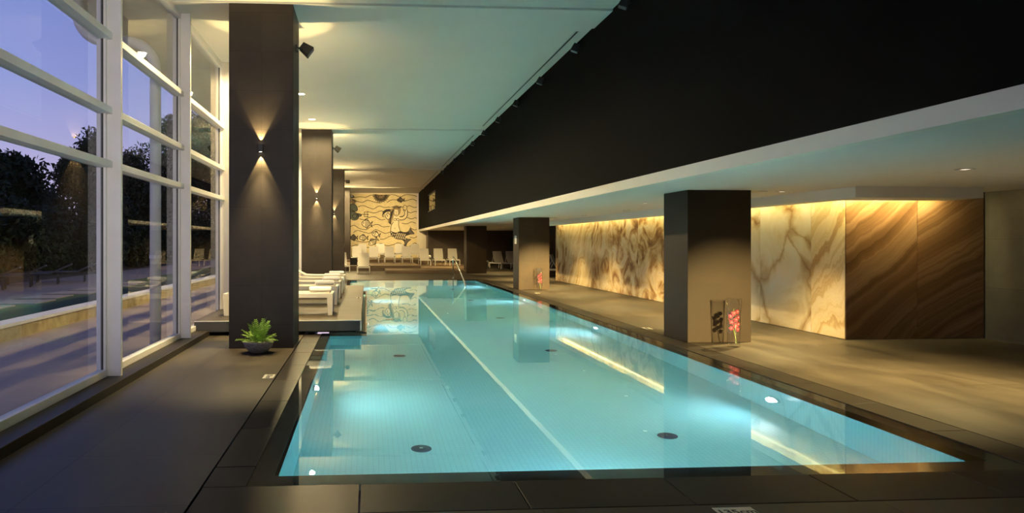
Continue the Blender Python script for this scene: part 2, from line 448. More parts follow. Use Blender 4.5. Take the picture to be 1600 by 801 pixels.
for a in ((x0 - 0.02, x1 + 0.02, y0 - 0.02, y0 + 0.1), (x0 - 0.02, x0 + 0.1, y0, y1), (x1 - 0.1, x1 + 0.02, y0, y1), (x0, x1, y1 - 0.1, y1 + 0.02)):
    dr.box(a[0], a[1], a[2], a[3], -0.2, -0.125)
structure(dr.build('trim_2', M['black']), 'dark drain slot under the coping')

NX0, NY0, NY1 = 0.0, 12.72, 23.2              # podium notch in the pool outline
outline = [(PL, PN), (PR, PN), (PR, PF), (PL, PF), (PL, NY1), (NX0, NY1), (NX0, NY0), (PL, NY0)]
zb = -1.35
bs = MB()
nv = len(outline)
bs.add([(x, y, -0.05) for x, y in outline] + [(x, y, zb) for x, y in outline],
       [(i, (i + 1) % nv, nv + (i + 1) % nv, nv + i) for i in range(nv)])
bs.add([(PL, PN, zb), (PR, PN, zb), (PR, PF, zb), (PL, PF, zb)], [(0, 1, 2, 3)])
structure(bs.build('pool_basin', M['pool']), 'turquoise mosaic pool basin')
lg = MB()
lg.box(oL, oR, oN, PN, -0.30, -0.045); lg.box(oL, oR, PF, oF, -0.30, -0.045)
lg.box(oL, PL, PN, NY0, -0.30, -0.045); lg.box(oL, PL, NY1, PF, -0.30, -0.045); lg.box(PR, oR, PN, PF, -0.30, -0.045)
structure(lg.build('trim_3', M['ledge']), 'dark submerged ledge of the pool edge')
wt = MB()
wt.poly([(oL, oN), (oR, oN), (oR, oF), (oL, oF), (oL, NY1), (NX0, NY1), (NX0, NY0), (oL, NY0)], -0.006)
structure(wt.build('pool_water', M['water']), 'still clear pool water')

# raised podium with gutter
rim = MB()
rim.box(-0.035, 0.0, NY0, NY1, -0.35, 0.015); rim.box(PL - 0.02, 0.0, NY0 - 0.035, NY0, -0.35, 0.015); rim.box(PL - 0.02, 0, NY1, NY1 + 0.035, -0.35, 0.015)
structure(rim.build('trim_4', M['wood']), 'brown rim of the gutter round the raised deck')
gt = MB()
gt.box(-0.2, -0.036, NY0, NY1, -0.3, -0.09); gt.box(PL, -0.2, NY0, NY0 + 0.16, -0.3, -0.09)
structure(gt.build('trim_5', M['pool']), 'tiled gutter beside the raised deck')
pd = MB()
pd.box(XG + 0.02, -0.095, 12.46, 22.46, 0.063, 0.25)
pod = structure(pd.build('podium', M['podium'], bevel=0.004), 'raised stone deck for the loungers beside the pool')
fc = MB(); fc.box(XG + 0.02, -0.115, 12.452, 12.459, 0.066, 0.236)
fc.build('front_face', M['podface'], pod)
et = MB(); et.box(XG + 0.02, -0.09, 12.450, 12.46, 0.238, 0.2525); et.box(-0.113, -0.09, 12.450, 12.46, 0.066, 0.238)
et.build('edge_strip', M['alu'], pod)
pb = MB(); pb.box(XG + 0.05, PL - 0.03, 12.9, 22.3, -0.01, 0.063); pb.box(PL - 0.03, -0.21, 12.9, 22.9, -0.3, 0.063)
pb.build('plinth', M['black'], pod)

# ------------------------------------------------------------------ columns, beams, ceilings
def column(x0, x1, y, h, m, name='column', label=None):
    b = MB(); b.box(x0, x1, y, y + DEP, 0, h)
    o = structure(b.build(name, m, bevel=0.006), label)
    return o
for i, y in enumerate(LY):
    column(LX0, LX1, y, BEAM, M['column'], 'column', 'tall dark tiled column on the window side')
for i, y in enumerate(RY):
    column(RX0, RX1, y, SOF, M['columnr'], 'column', 'square dark tiled column on the walkway side of the pool')
ce = MB(); ce.box(XG - 0.2, XD + 0.02, -6, YB + 0.2, CEIL, CEIL + 0.3)
structure(ce.build('ceiling', M['ceiling']))
for y in LY:
    b = MB(); b.box(XG - 0.02, XD, y, y + DEP, BEAM, CEIL + 0.02)
    structure(b.build('ceiling_beam', M['ceiling']), 'shallow ceiling beam over a column')
so = MB(); so.box(XD + 0.12, 16, -6, YB, SOF, SOF + 0.3)
structure(so.build('ceiling_soffit', M['ceiling']), 'low ceiling over the walkway')
fa = MB(); fa.box(XD, XD + 0.12, -6, YB - 0.4, 2.378, 2.522)
structure(fa.build('trim_6', M['fascia'], bevel=0.004), 'white fascia under the charcoal wall')
# charcoal wall with one window opening (Y 39.9..44.9, z 3.45..4.55)
dw = MB()
wy0, wy1, wz0, wz1 = 39.9, 44.9, 3.46, 4.55
for a in ((-6, wy0, 2.522, CEIL), (wy1, YB - 0.5, 2.522, CEIL), (wy0, wy1, 2.522, wz0), (wy0, wy1, wz1, CEIL)):
    dw.box(XD, XD + 0.25, a[0], a[1], a[2], a[3])
structure(dw.build('wall_upper', M['darkwall']), 'charcoal wall above the walkway')
wn = MB(); wn.box(XD + 0.02, XD + 0.10, wy0, wy0 + 0.08, wz0, wz1); wn.box(XD + 0.02, XD + 0.10, wy1 - 0.08, wy1, wz0, wz1)
wn.box(XD + 0.02, XD + 0.10, wy0, wy1, wz0, wz0 + 0.06); wn.box(XD + 0.02, XD + 0.10, wy0, wy1, wz1 - 0.06, wz1)
wi = structure(wn.build('window_7', M['black']), 'gallery window in the charcoal wall')
b = MB(); b.box(XD + 0.055, XD + 0.065, wy0 + 0.08, wy1 - 0.08, wz0 + 0.06, wz1 - 0.06); b.build('pane', M['glass'], wi)
b = MB(); b.box(XD + 0.25, XD + 2.5, wy0 - 1, wy1 + 1, wz0 - 1, wz0 - 0.9); b.box(XD + 2.4, XD + 2.5, wy0 - 1, wy1 + 1, wz0 - 0.9, CEIL)
b.box(XD + 0.25, XD + 2.5, wy1 + 0.9, wy1 + 1, wz0 - 0.9, CEIL); b.box(XD + 0.25, XD + 2.5, wy0 - 1, wy0 - 0.9, wz0 - 0.9, CEIL); b.box(XD + 0.25, XD + 2.5, wy0 - 1, wy1 + 1, CEIL - 0.1, CEIL)
structure(b.build('wall_gallery', M['darkwall']), 'dark gallery behind the window')

# end walls
b = MB(); b.box(XG - 0.1, XD + 0.6, YB, YB + 0.2, 0, CEIL); structure(b.build('wall_far', M['plaster']))
b = MB(); b.box(XD + 0.6, 16, 51.6, 51.8, 0, SOF); b.box(XD + 0.6, XD + 0.75, 51.8, YB, 0, SOF); structure(b.build('wall_back_room', M['brown']), 'brown tiled wall of the far lounge')
b = MB(); b.box(8.95, 12.2, 36.0, 36.3, 0, SOF); b.box(12.0, 12.2, 29.2, 36.0, 0, SOF); b.box(12.0, 12.2, 36.3, 51.6, 0, SOF)
structure(b.build('wall_side_room', M['brown']), 'brown tiled side wall of the far lounge')
b = MB(); b.box(XG - 0.3, 10.6, -6.2, -6, 0, CEIL); structure(b.build('wall_near', M['darkwall']))

# ------------------------------------------------------------------ onyx wall on the right
XO, YO = 7.85, 11.28
b = MB(); b.box(XO, XO + 0.2, YO - 0.0, 29.3, 0, SOF); b.box(XO + 0.2, 10.25, YO, YO + 0.2, 0, SOF)
b.box(XO + 0.2, 12.2, 29.1, 29.3, 0, SOF)
wr = structure(b.build('wall_right', M['brown']), 'wall clad in tall polished onyx panels')
def opanel(a, c, m):
    p = MB(); p.box(XO - 0.02, XO - 0.001, a + 0.004, c - 0.004, 0.01, 2.42); p.build('panel', m, wr)
opanel(27.69, 29.3, onyx('onyx_grey_cloud', 'cloud', 1, CLOUD, scale=1.4))
opanel(24.57, 27.69, onyx('onyx_swirl', 'band', 2, BANDC, 0.9, 0.6))
opanel(22.42, 24.57, onyx('onyx_brown_cloud', 'cloud', 3, CLOUD, scale=0.8))
opanel(20.26, 22.42, onyx('onyx_mixed_cloud', 'cloud', 4.3, CLOUD, scale=0.7))
opanel(18.1, 20.26, onyx('onyx_pale_cloud', 'cloud', 5.1, CLOUD, scale=0.9))
opanel(15.95, 18.1, onyx('onyx_banded', 'band', 6, BANDC, 0.6, 0.7))
opanel(13.82, 15.95, onyx('onyx_veined_narrow', 'vein', 7, CREAM, scale=0.8))
opanel(11.68 + 0.5, 13.82, onyx('onyx_veined', 'vein', 2.4, CREAM, scale=0.7))
opanel(11.28, 11.68 + 0.5, onyx('onyx_striped_cream', 'band', 4, BANDC, 0.75, 0.5))
def fpanel(a, c, m):
    p = MB(); p.box(a + 0.004, c - 0.004, YO - 0.02, YO - 0.001, 0.01, 2.42); p.build('panel', m, wr)
fpanel(XO - 0.02, 9.06, onyx('onyx_dark_diagonal', 'band', 9, BROWN, 0.62, 0.45))
fpanel(9.06, 10.22, onyx('onyx_dark_wave', 'band', 12.5, BROWN, 0.45, 0.5))
b = MB(); b.box(10.25, 10.45, -6, YO + 0.2, 0, SOF); structure(b.build('wall_near_right', M['grey_tile']), 'grey tiled side wall')
# bulkhead hiding the LED tape
BX, BY = 7.28, 10.25
b = MB()
b.box(BX, BX + 0.3, BY + 0.72, 29.05, 2.265, SOF + 0.01)
structure(b.build('ceiling_bulkhead', M['ceiling'], bevel=0.003), 'long dropped bulkhead in front of the onyx wall')
b = MB()
b.box(BX, 9.3, BY, BY + 0.72, 2.265, SOF + 0.01)
structure(b.build('ceiling_bulkhead', M['ceiling'], bevel=0.003), 'dropped bulkhead in front of the onyx wall')
t = tag(MB().box(BX + 0.302, BX + 0.325, BY + 0.75, 29.0, 2.345, 2.375).build('led_strip', M['led']), 'hidden warm light strip along the top of the long onyx wall', 'light strip')
t = tag(MB().box(BX + 0.34, 9.3, BY + 0.722, BY + 0.745, 2.345, 2.375).build('led_strip', M['led2']), 'hidden warm light strip above the dark brown onyx end panels', 'light strip')

# ------------------------------------------------------------------ window wall
posts = [8.32 - 3.19 * 2, 8.32 - 3.19, 8.32, 11.51, 14.70, 17.89, 21.08, 24.27, 27.46, 30.65, 33.84, 37.03, 40.22, 43.41, 46.6, 49.8, 53.0]
b = MB(); b.box(XG - 0.12, XW, -6, 12.44, -0.02, 0.09); structure(b.build('trim_7', M['coping'], bevel=0.006), 'low stone curb under the windows')
b = MB(); b.box(XG - 0.12, XG + 0.02, 12.44, YB, -0.02, 0.09); structure(b.build('trim_8', M['coping']), 'stone curb under the far windows')
bars = [(2.437, 2.515), (3.042, 3.12), (3.88, 3.96)]
pw = 0.175
for i in range(len(posts) - 1):
    a, c = posts[i], posts[i + 1]
    fr = MB()
    # post at the near end of the bay (and the rails)
    fr.box(XG - 0.08, XG + 0.19, a - 0.03, a + 0.03, 0.0, CEIL)
    fr.box(XG - 0.04, XG + 0.04, a + 0.03, a + 0.08, 0.09, CEIL)
    fr.box(XG - 0.04, XG + 0.04, c - 0.08, c - 0.03, 0.09, CEIL)
    fr.box(XG - 0.05, XG + 0.05, a + 0.03, c - 0.03, 0.09, 0.17)
    fr.box(XG - 0.05, XG + 0.05, a + 0.03, c - 0.03, 5.10, CEIL)
    wdw = structure(fr.build('window_%d' % (i + 10), M['alu'], bevel=0.004), 'tall window bay with white frame')
    tr = MB()
    for z0, z1 in bars: tr.box(XG - 0.05, XG + 0.10, a + 0.03, c - 0.03, z0, z1)
    tr.build('transom', M['alu'], wdw, bevel=0.004)
    gk = MB()
    gk.box(XG - 0.012, XG + 0.014, a + 0.08, a + 0.086, 0.17, 5.1); gk.box(XG - 0.012, XG + 0.014, c - 0.086, c - 0.08, 0.17, 5.1)
    gk.build('gasket', M['gasket'], wdw)
    zs = [0.17] + [q for p in bars for q in p] + [5.10]
    for k in range(0, 8, 2):
        p = MB(); p.box(XG - 0.008, XG + 0.008, a + 0.08, c - 0.08, zs[k], zs[k + 1]); p.build('pane', M['glass'], wdw)

# ------------------------------------------------------------------ steps at the far end
b = MB(); b.box(1.0, 6.2, 36.72 + 0.95, 51.5, 0, 0.148); b.box(1.0, 5.09, 36.72, 37.67, 0, 0.148)
structure(b.build('step_low', M['wood'], bevel=0.01), 'wide low wooden step at the end of the hall')
b = MB(); b.box(XG + 0.1, 0.999, 39.9, 47.0, 0, 0.29); b.box(0.999, 3.02, 39.9, 47.0, 0.149, 0.29)
structure(b.build('step_middle', M['wood'], bevel=0.01), 'wooden platform in front of the mural')
b = MB(); b.box(XG + 0.1, 0.999, 47.0, YB, 0, 0.44); b.box(0.999, 4.2, 47.0, 51.5, 0.149, 0.44); b.box(0.999, 4.2, 51.5, YB, 0, 0.44)
structure(b.build('step_high', M['wood'], bevel=0.01), 'highest wooden platform under the mural')

# ------------------------------------------------------------------ outside
b = MB(); b.box(-5.85, XG - 0.12, -14, 70, -0.2, -0.01); structure(b.build('terrace', M['terrace']), 'paved terrace outside the windows')
b = MB(); b.box(-6.15, -5.85, -14, 70, -0.2, 0.21); gw = structure(b.build('wall_garden', M['travertine']), 'low travertine garden wall')
b = MB(); b.box(-6.2, -5.83, -14, 70, 0.21, 0.265); b.build('wall_cap', M['cap'], gw)
b = MB(); b.box(-8.65, -6.15, -14, 70, -0.2, 0.2); structure(b.build('lawn', M['lawn']), 'strip of lawn beyond the garden wall')
b = MB(); b.box(-12.0, -8.65, -14, 90, -0.2, 0.195); structure(b.build('path', M['path']), 'lavender paving beyond the lawn')
b = MB(); b.box(-60, -12.0, -14, 120, -0.2, 0.19); structure(b.build('ground', M['soil']), 'dark planting bed under the trees')
for i in range(9):
    b = MB(); y = 12.0 + i * 1.55; b.box(-8.55, -7.65 + 0.2 * (i % 2), y, y + 1.1, 0.19, 0.225)
    tag(b.build('stepping_slab', M['slab'], bevel=0.015), 'pale stone slab laid in the lawn edge beside the garden path', 'paving slab', 'stone slabs along the lawn edge')
b = MB(); b.box(-4.75, XG - 0.1, -14, 70, 5.45, 5.7); structure(b.build('eaves', M['roofing']), 'roof overhang outside the windows')
pp = MB()
pts = [(-3.24, 11.25, -0.01), (-3.24, 11.25, 4.25)]
for k in range(1, 9):
    a = k / 8 * pi / 2; pts.append((-3.24 - 0.42 * (1 - cos(a)), 11.25, 4.25 + 0.42 * sin(a)))
pts += [(-3.85, 11.25, 4.67)]
for k in range(1, 9):
    a = k / 8 * pi / 2; pts.append((-3.98 - 0.42 * sin(a), 11.25, 4.67 + 0.42 * (1 - cos(a))))
pts += [(-4.40, 11.25, 5.45)]
pr_ = thing('downpipe', 'white rainwater downpipe with two bends outside the window', 'pipe', (0, 0, 0))
pp.tube(pts, 0.083, 20).build('pipe', M['pipe'], pr_, smooth=True)
MB().tube([(-3.24, 11.25, 1.35), (-3.24, 11.25, 1.40)], 0.09, 20).build('collar', M['pipe'], pr_)
MB().tube([(-3.24, 11.25, -0.01), (-3.24, 11.25, 0.03)], 0.11, 20).build('foot_plate', M['pipe'], pr_)

random.seed(7)
def crown_mb(lobes, n, size):
    m = MB()
    tot = sum(l[3] ** 2 for l in lobes)
    for (cx, cy, cz, r) in lobes:
        for _ in range(int(n * r * r / tot)):
            while True:
                p = Vector((random.uniform(-1, 1), random.uniform(-1, 1), random.uniform(-1, 1)))
                if 0.35 < p.length < 1: break
            p *= r * random.uniform(0.8, 1.12)
            c = Vector((cx, cy, cz)) + Vector((p.x, p.y, p.z * 1.1))
            a = Vector((random.gauss(0, 1), random.gauss(0, 1), random.gauss(0, 1))).normalized()
            bb = a.orthogonal().normalized(); bb.rotate(Matrix.Rotation(random.uniform(0, 6.28), 3, a))
            s = size * random.uniform(0.6, 1.4); q = a.cross(bb)
            m.add([c - bb * s, c + q * s * 0.42, c + bb * s, c - q * s * 0.42], [(0, 1, 2, 3)])
    return m
def tree(x, y, h, w, label, mt, n=4200, seed=0, low=0.25):
    random.seed(seed)
    t = thing('tree', label, 'tree', (x, y, 0.19))
    tk = MB(); tk.tube([(0, 0, -0.05), (0.05, 0.03, h * 0.3), (-0.04, 0.05, h * 0.62), (0.02, 0, h * 0.9)], [0.16, 0.12, 0.075, 0.02], 8)
    for k in range(7):
        a = k * 2.4; z = h * (0.3 + 0.08 * k); L = w * 0.42 * (1 - k * 0.06)
        tk.tube([(0, 0, z), (cos(a) * L * 0.5, sin(a) * L * 0.5, z + 0.3), (cos(a) * L, sin(a) * L, z + 0.75)], [0.055, 0.035, 0.012], 6)
    tk.build('trunk', M['bark'], t)
    lobes = []
    for k in range(26):
        u = random.uniform(low, 0.97); rr = w * 0.42 * (math.sin(min(1, (1.02 - u) * 1.7) * pi / 2)) * random.uniform(0.3, 1)
        a = random.uniform(0, 6.28); lobes.append((cos(a) * rr, sin(a) * rr, h * u, w * random.uniform(0.13, 0.24)))
    lobes.append((0, 0, h * 0.93, w * 0.14))
    crown_mb(lobes, int(n * 1.4), 0.16).build('crown', mt, t)
    return t
tree(-16.5, 35.0, 5.2, 5.0, 'small dark tree farthest left outside, bare twiggy top against the sky', M['leafdark'], 9000, 3, 0.1)
tree(-17.0, 39.7, 3.6, 4.0, 'low dark bushy tree in the dip of the treeline outside', M['leafdark'], 8000, 4, 0.1)
tree(-16.5, 44.6, 7.2, 6.0, 'tall dark tree outside, seen beside the first white window post', M['leafdark'], 13000, 6, 0.08)
tree(-16.8, 52.5, 7.6, 6.5, 'dark leafy tree outside, seen just left of the white downpipe', M['leafmid'], 13000, 9, 0.08)
tree(-16.5, 61.5, 11.2, 8.5, 'tall leafy tree outside, seen just behind the white downpipe', M['leafmid'], 16000, 12, 0.08)
tree(-16.8, 74.0, 13.2, 11.0, 'broad brown-green tree outside, seen through the third window bay', M['leafmid'], 16000, 15, 0.08)
tree(-17.0, 88.0, 14.0, 12.0, 'farthest broad tree outside, beside the dark column edge', M['leafmid'], 13000, 18, 0.08)
random.seed(21)
lob = [(-13.4 + random.uniform(-0.5, 0.5), 16 + k * 0.85, 0.3 + random.uniform(0.2, 1.9), random.uniform(0.6, 1.0)) for k in range(80)]
lob += [(-13.6 + random.uniform(-0.5, 0.5), 16 + k * 1.7, 2.0 + random.uniform(0.0, 0.7), random.uniform(0.7, 1.0)) for k in range(40)]
tag(crown_mb(lob, 52000, 0.14).build('hedge', M['leafdark']), 'long dark hedge behind the garden paving', 'hedge', kind='stuff')

def out_lounger(label, loc, rz, first=None):
    if first: return dup(first, loc, rz, label)
    t = thing('garden_lounger', label, 'lounger', loc, rz)
    b = MB(); b.box(-0.33, 0.33, -1.0, 0.3, 0.32, 0.37); b.build('seat', M['outlounger'], t, bevel=0.01)
    b = MB(); b.beam((0, 0.3, 0.345), (0, 0.98, 0.66), 0.66, 0.05); b.build('backrest', M['outlounger'], t, bevel=0.01)
    for sx_ in (-1, 1):
        for yy in (-0.95, 0.55):
            b = MB(); b.box(sx_ * 0.3 - 0.03, sx_ * 0.3 + 0.03, yy - 0.03, yy + 0.03, 0, 0.33); b.build('leg', M['outlounger'], t)
    return t
ol = out_lounger('dark garden lounger nearest the first window post', (-10.6, 26.2, 0.195), R(-70))
for k, (x, y, s) in enumerate([(-10.9, 24.7, 'second dark garden lounger from the window post, on the paving'), (-11.1, 23.2, 'third dark garden lounger from the window post, on the paving'), (-11.2, 21.7, 'leftmost dark garden lounger on the paving')]):
    out_lounger(s, (x, y, 0.195), R(-70), ol)

# ------------------------------------------------------------------ lamps
def sconce(x, y, z, face, label, wash=1.0):
    """small black up-and-down wall lamp; face = -1 looks toward the camera side (-Y), +1 toward +Y"""
    t = thing('wall_sconce', label, 'wall lamp', (x, y, z), 0 if face < 0 else pi)
    b = MB(); b.box(-0.038, 0.038, -0.085, -0.012, -0.058, 0.058); b.build('housing', M['black'], t, bevel=0.004)
    b = MB(); b.box(-0.03, 0.03, -0.012, 0.0, -0.04, 0.04); b.build('back_plate', M['black'], t)
    b = MB(); b.lathe([(0.017, 0.0575), (0.017, 0.0588)], 16, (0, -0.05, 0)); b.build('upper_lens', M['lensw'], t)
    b = MB(); b.lathe([(0.017, -0.0588), (0.017, -0.0575)], 16, (0, -0.05, 0)); b.build('lower_lens', M['lensw'], t)
    spot((0, -0.032, 0.063), (0, -0.045, 1.0), P_SCONCE_UP, 56, 0.3, GOLD, 0.006, t)
    spot((0, -0.075, 0.07), (0, -0.52, 1.0), P_UPWASH * wash, 112, 1.0, WARM2, 0.02, t)
    spot((0, -0.034, -0.063), (0, -0.045, -1.0), P_SCONCE_UP, 56, 0.3, GOLD, 0.006, t)
    spot((0, -0.07, -0.07), (0, -0.42, -1.0), P_SCONCE_DN, 70, 0.6, WARM2, 0.01, t)
    return t
xm = (LX0 + LX1) / 2
sconce(xm, LY[0], 3.01, -1, 'black up-and-down wall sconce on the nearest tall column')
sconce(xm, LY[1], 3.04, -1, 'black up-and-down wall sconce on the second tall column')
sconce(xm, LY[2], 3.05, -1, 'black up-and-down wall sconce on the third tall column, half hidden', 2.2)
sconce(xm, LY[3], 3.05, -1, 'black up-and-down wall sconce on the farthest tall column', 2.2)
for k, y in enumerate(LY[:3]):
    sconce(xm, y + DEP, 3.04, 1, 'black up-and-down wall sconce on the back of the %s tall column' % ('nearest', 'second', 'third')[k], (1.0, 1.5, 2.2)[k])

def spotlight(loc, aim, label, power, angle, group=None, base='wall', scale=1.0, color=WARM2):
    """black adjustable floodlight: bracket and angled head"""
    t = thing('spotlight', label, 'spotlight', loc, 0, group)
    d = (Vector(aim) - Vector(loc)).normalized()
    x = d.cross(Vector((0, 0, 1))).normalized(); z = x.cross(d)
    off = {'wall': Vector((0.16, 0, 0)), 'dark': Vector((-0.12, 0, -0.02)), 'back': Vector((0.04, 0.16, 0))}[base]
    c = off * scale
    m = Matrix(((x.x, d.x, z.x, c.x), (x.y, d.y, z.y, c.y), (x.z, d.z, z.z, c.z), (0, 0, 0, 1)))
    h = MB(); s = scale
    v = [(-.075, -.09, -.06), (.075, -.09, -.06), (.075, -.09, .06), (-.075, -.09, .06), (-.1, .09, -.085), (.1, .09, -.085), (.1, .09, .085), (-.1, .09, .085)]
    h.add([m @ (Vector(p) * s) for p in v], [(0, 1, 2, 3), (7, 6, 5, 4), (1, 0, 4, 5), (2, 1, 5, 6), (3, 2, 6, 7), (0, 3, 7, 4)])
    h.build('head', M['black'], t, bevel=0.008)
    g = MB()
    q = [m @ (Vector(p) * s) for p in ((-.08, .0905, -.065), (.08, .0905, -.065), (.08, .0905, .065), (-.08, .0905, .065), (-.08, .0925, -.065), (.08, .0925, -.065), (.08, .0925, .065), (-.08, .0925, .065))]
    g.add(q, [(3, 2, 1, 0), (4, 5, 6, 7), (0, 1, 5, 4), (1, 2, 6, 5), (2, 3, 7, 6), (3, 0, 4, 7)]); g.build('lens', M['steelgrey'], t)
    k = MB()
    k.beam((0, 0.04 * s, 0.03 * s), c + x * 0.09 * s, 0.02 * s, 0.02 * s); k.beam((0, -0.04 * s, 0.03 * s), c - x * 0.09 * s, 0.02 * s, 0.02 * s)
    if base == 'back': k.box(-0.06, 0.06, -0.005, 0.03, -0.03, 0.06)
    else: k.box(-0.005 if base == 'wall' else -0.03, 0.03 if base == 'wall' else 0.005, -0.06 * s, 0.06 * s, -0.03 * s, 0.06 * s)
    k.build('bracket', M['black'], t)
    if power:
        spot(c + d * 0.12 * s, c + d * 2, power, angle, 1.0 if angle == 27 else 0.5, color, 0.05, t)
    return t
spotlight((LX1, LY[0] + 0.42, 4.62), (3.9, 11.6, 1.0), 'black floodlight bracketed high on the nearest tall column', 0, 74)
spotlight((LX1, LY[1] + 0.42, 4.62), (3.9, 24.5, 1.0), 'black floodlight bracketed high on the second tall column', 0, 74)
spotlight((LX1, LY[2] + 0.42, 4.62), (1.1, YB, 2.9), 'black floodlight bracketed high on the third tall column', P_MURAL, 27)
spotlight((LX1, LY[3] + 0.2, 4.62), (1.0, 53, 0.5), 'black floodlight bracketed high on the farthest tall column', 0, 60)
spotlight((1.6, -5.995, 1.75), (-3.0, 11.0, 2.9), 'added unseen fill spotlight behind the viewpoint, aimed at the window posts', 3000, 27, None, 'back', 1.0, (1.0, 0.9, 0.82))  # added fill lamp out of view, brightens the white posts
spotlight((-1.45, LY[0] + DEP, 4.3), (-1.5, LY[1], 3.6), 'added hidden fill floodlight behind the nearest tall column, aimed at the second column', 480, 26, None, 'back')  # added fill, hidden by the column, evens light on the second column face
spotlight((-1.45, LY[1] + DEP, 4.3), (-1.5, LY[2], 3.6), 'added hidden fill floodlight behind the second tall column, aimed at the third column', 480, 26, None, 'back')  # another added hidden fill, for the third column face
for k, y in enumerate([10.17, 12.59, 15.2, 17.7, 20.14, 22.58, 25.04, 27.5, 30.2, 32.8, 35.3]):
    spotlight((XD, y, 5.08), (XD - 1.2, y + 0.4, 2.0), 'small black spotlight in the row under the ceiling along the charcoal wall', 0, 40, 'spotlights along the charcoal wall', 'dark', 0.8)

def downlight(x, y, label, power, angle=100, z=CEIL, r=0.09, lens='lensw', group=None, tilt=0.0):
    t = thing('downlight', label, 'ceiling light', (x, y, z), 0, group)
    MB().lathe([(r, -0.004), (r + 0.022, -0.004), (r + 0.022, 0.004), (r, 0.004)], 28, close=True).build('ring', M['fascia'], t)
    MB().lathe([(r, -0.002), (r, 0.003)], 28).build('lens', M[lens], t)
    if power: spot((0, 0, -0.02), (0, tilt, -2), power, angle, 0.3, WARM2, r * 0.7, t)
    return t
for y, s in ((17.69, 'round bright downlight in the high ceiling, nearest of the row beside the tall columns'), (21.33, 'round bright downlight just in front of the second tall column'), (32.4, 'round downlight just in front of the third tall column')):
    downlight(-1.61, y, s, P_DOWN, 168)
for y, s in ((14.04, 'first'), (25.0, 'second'), (28.6, 'third'), (39.6, 'fourth'), (43.2, 'fifth'), (46.4, 'sixth')):
    downlight(-1.61, y, 'round downlight hidden behind the columns, %s hidden one of the row' % s, P_DOWN, 168)

def square_light(x, y, label, power, aim, angle=60, r=0.05):
    t = thing('recessed_light', label, 'ceiling light', (x, y, SOF), 0)
    b = MB()
    for a in ((-r - 0.02, r + 0.02, -r - 0.02, -r), (-r - 0.02, r + 0.02, r, r + 0.02), (-r - 0.02, -r, -r, r), (r, r + 0.02, -r, r)):
        b.box(a[0], a[1], a[2], a[3], -0.006, 0.01)
    b.build('frame', M['steelgrey'], t)
    MB().box(-r, r, -r, r, -0.003, 0.005).build('lens', M['lensdim'], t)
    if power: spot((0, 0, -0.03), Vector(aim) - Vector((x, y, SOF)), power, angle, 0.9 if angle < 50 else 1.0, GOLD, 0.03, t)
    return t
for k, (y, s) in enumerate([(7.74, 'nearest small recessed light in the low ceiling over the walkway'), (11.35, 'small recessed light in the low ceiling beside the near square column'),
                            (14.9, 'small recessed light in the low ceiling hidden behind the near square column'), (18.42, 'small recessed light right of the middle of the onyx wall'),
                            (22.06, 'small recessed light over the middle of the onyx wall'), (25.44, 'small recessed light just beside the second square column')]):
    square_light(6.8, y, s, P_RDOWN, (6.2, y + 0.3, 0), 110)
square_light(6.8, 30.0, 'small recessed light past the end of the onyx wall', P_RDOWN, (6.8, 30.4, 0), 100)
square_light(6.9, 36.82, 'small recessed light between the second and far square columns', P_FARDOWN, (6.9, 37, 0), 120)
square_light(4.6, 40.5, 'recessed light over the low wooden step', P_FARDOWN, (4.6, 42.0, 0), 120)
square_light(5.6, 46.5, 'recessed light over the loungers on the low wooden step', P_FARDOWN, (5.6, 47.5, 0), 130)
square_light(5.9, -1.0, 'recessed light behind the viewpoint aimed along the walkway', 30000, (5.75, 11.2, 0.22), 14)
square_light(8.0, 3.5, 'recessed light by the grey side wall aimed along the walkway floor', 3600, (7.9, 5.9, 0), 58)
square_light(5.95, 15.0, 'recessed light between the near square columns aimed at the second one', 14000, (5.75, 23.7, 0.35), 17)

# air slots and vents
for a, c, s in ((12.14, 22.21, 'long air slot in the high ceiling nearest the viewer'), (24.0, 34.2, 'middle air slot in the high ceiling'), (36.3, 47.4, 'far air slot in the high ceiling')):
    t = thing('air_slot', s, 'vent', (3.62, (a + c) / 2, CEIL))
    L = (c - a) / 2
    b = MB(); b.box(-0.05, -0.02, -L, L, -0.008, 0.01); b.box(0.02, 0.05, -L, L, -0.008, 0.01); b.build('frame', M['ceiling'], t)
    MB().box(-0.02, 0.02, -L, L, -0.003, 0.01).build('slot', M['black'], t)
for y, s in ((11.4, 'small air vent in the low ceiling beside the near square column'), (24.3, 'small air vent in the low ceiling beside the second square column')):
    t = thing('air_vent', s, 'vent', (6.36, y, SOF))
    b = MB()
    for k in range(4): b.box(-0.11, 0.11, -0.13 + k * 0.08, -0.10 + k * 0.08, -0.012, 0.01)
    b.box(-0.14, -0.11, -0.16, 0.17, -0.012, 0.01); b.box(0.11, 0.14, -0.16, 0.17, -0.012, 0.01); b.box(-0.11, 0.11, 0.14, 0.17, -0.012, 0.01)
    b.build('grille', M['fascia'], t)
    MB().box(-0.11, 0.11, -0.13, 0.14, -0.003, 0.01).build('duct', M['black'], t)

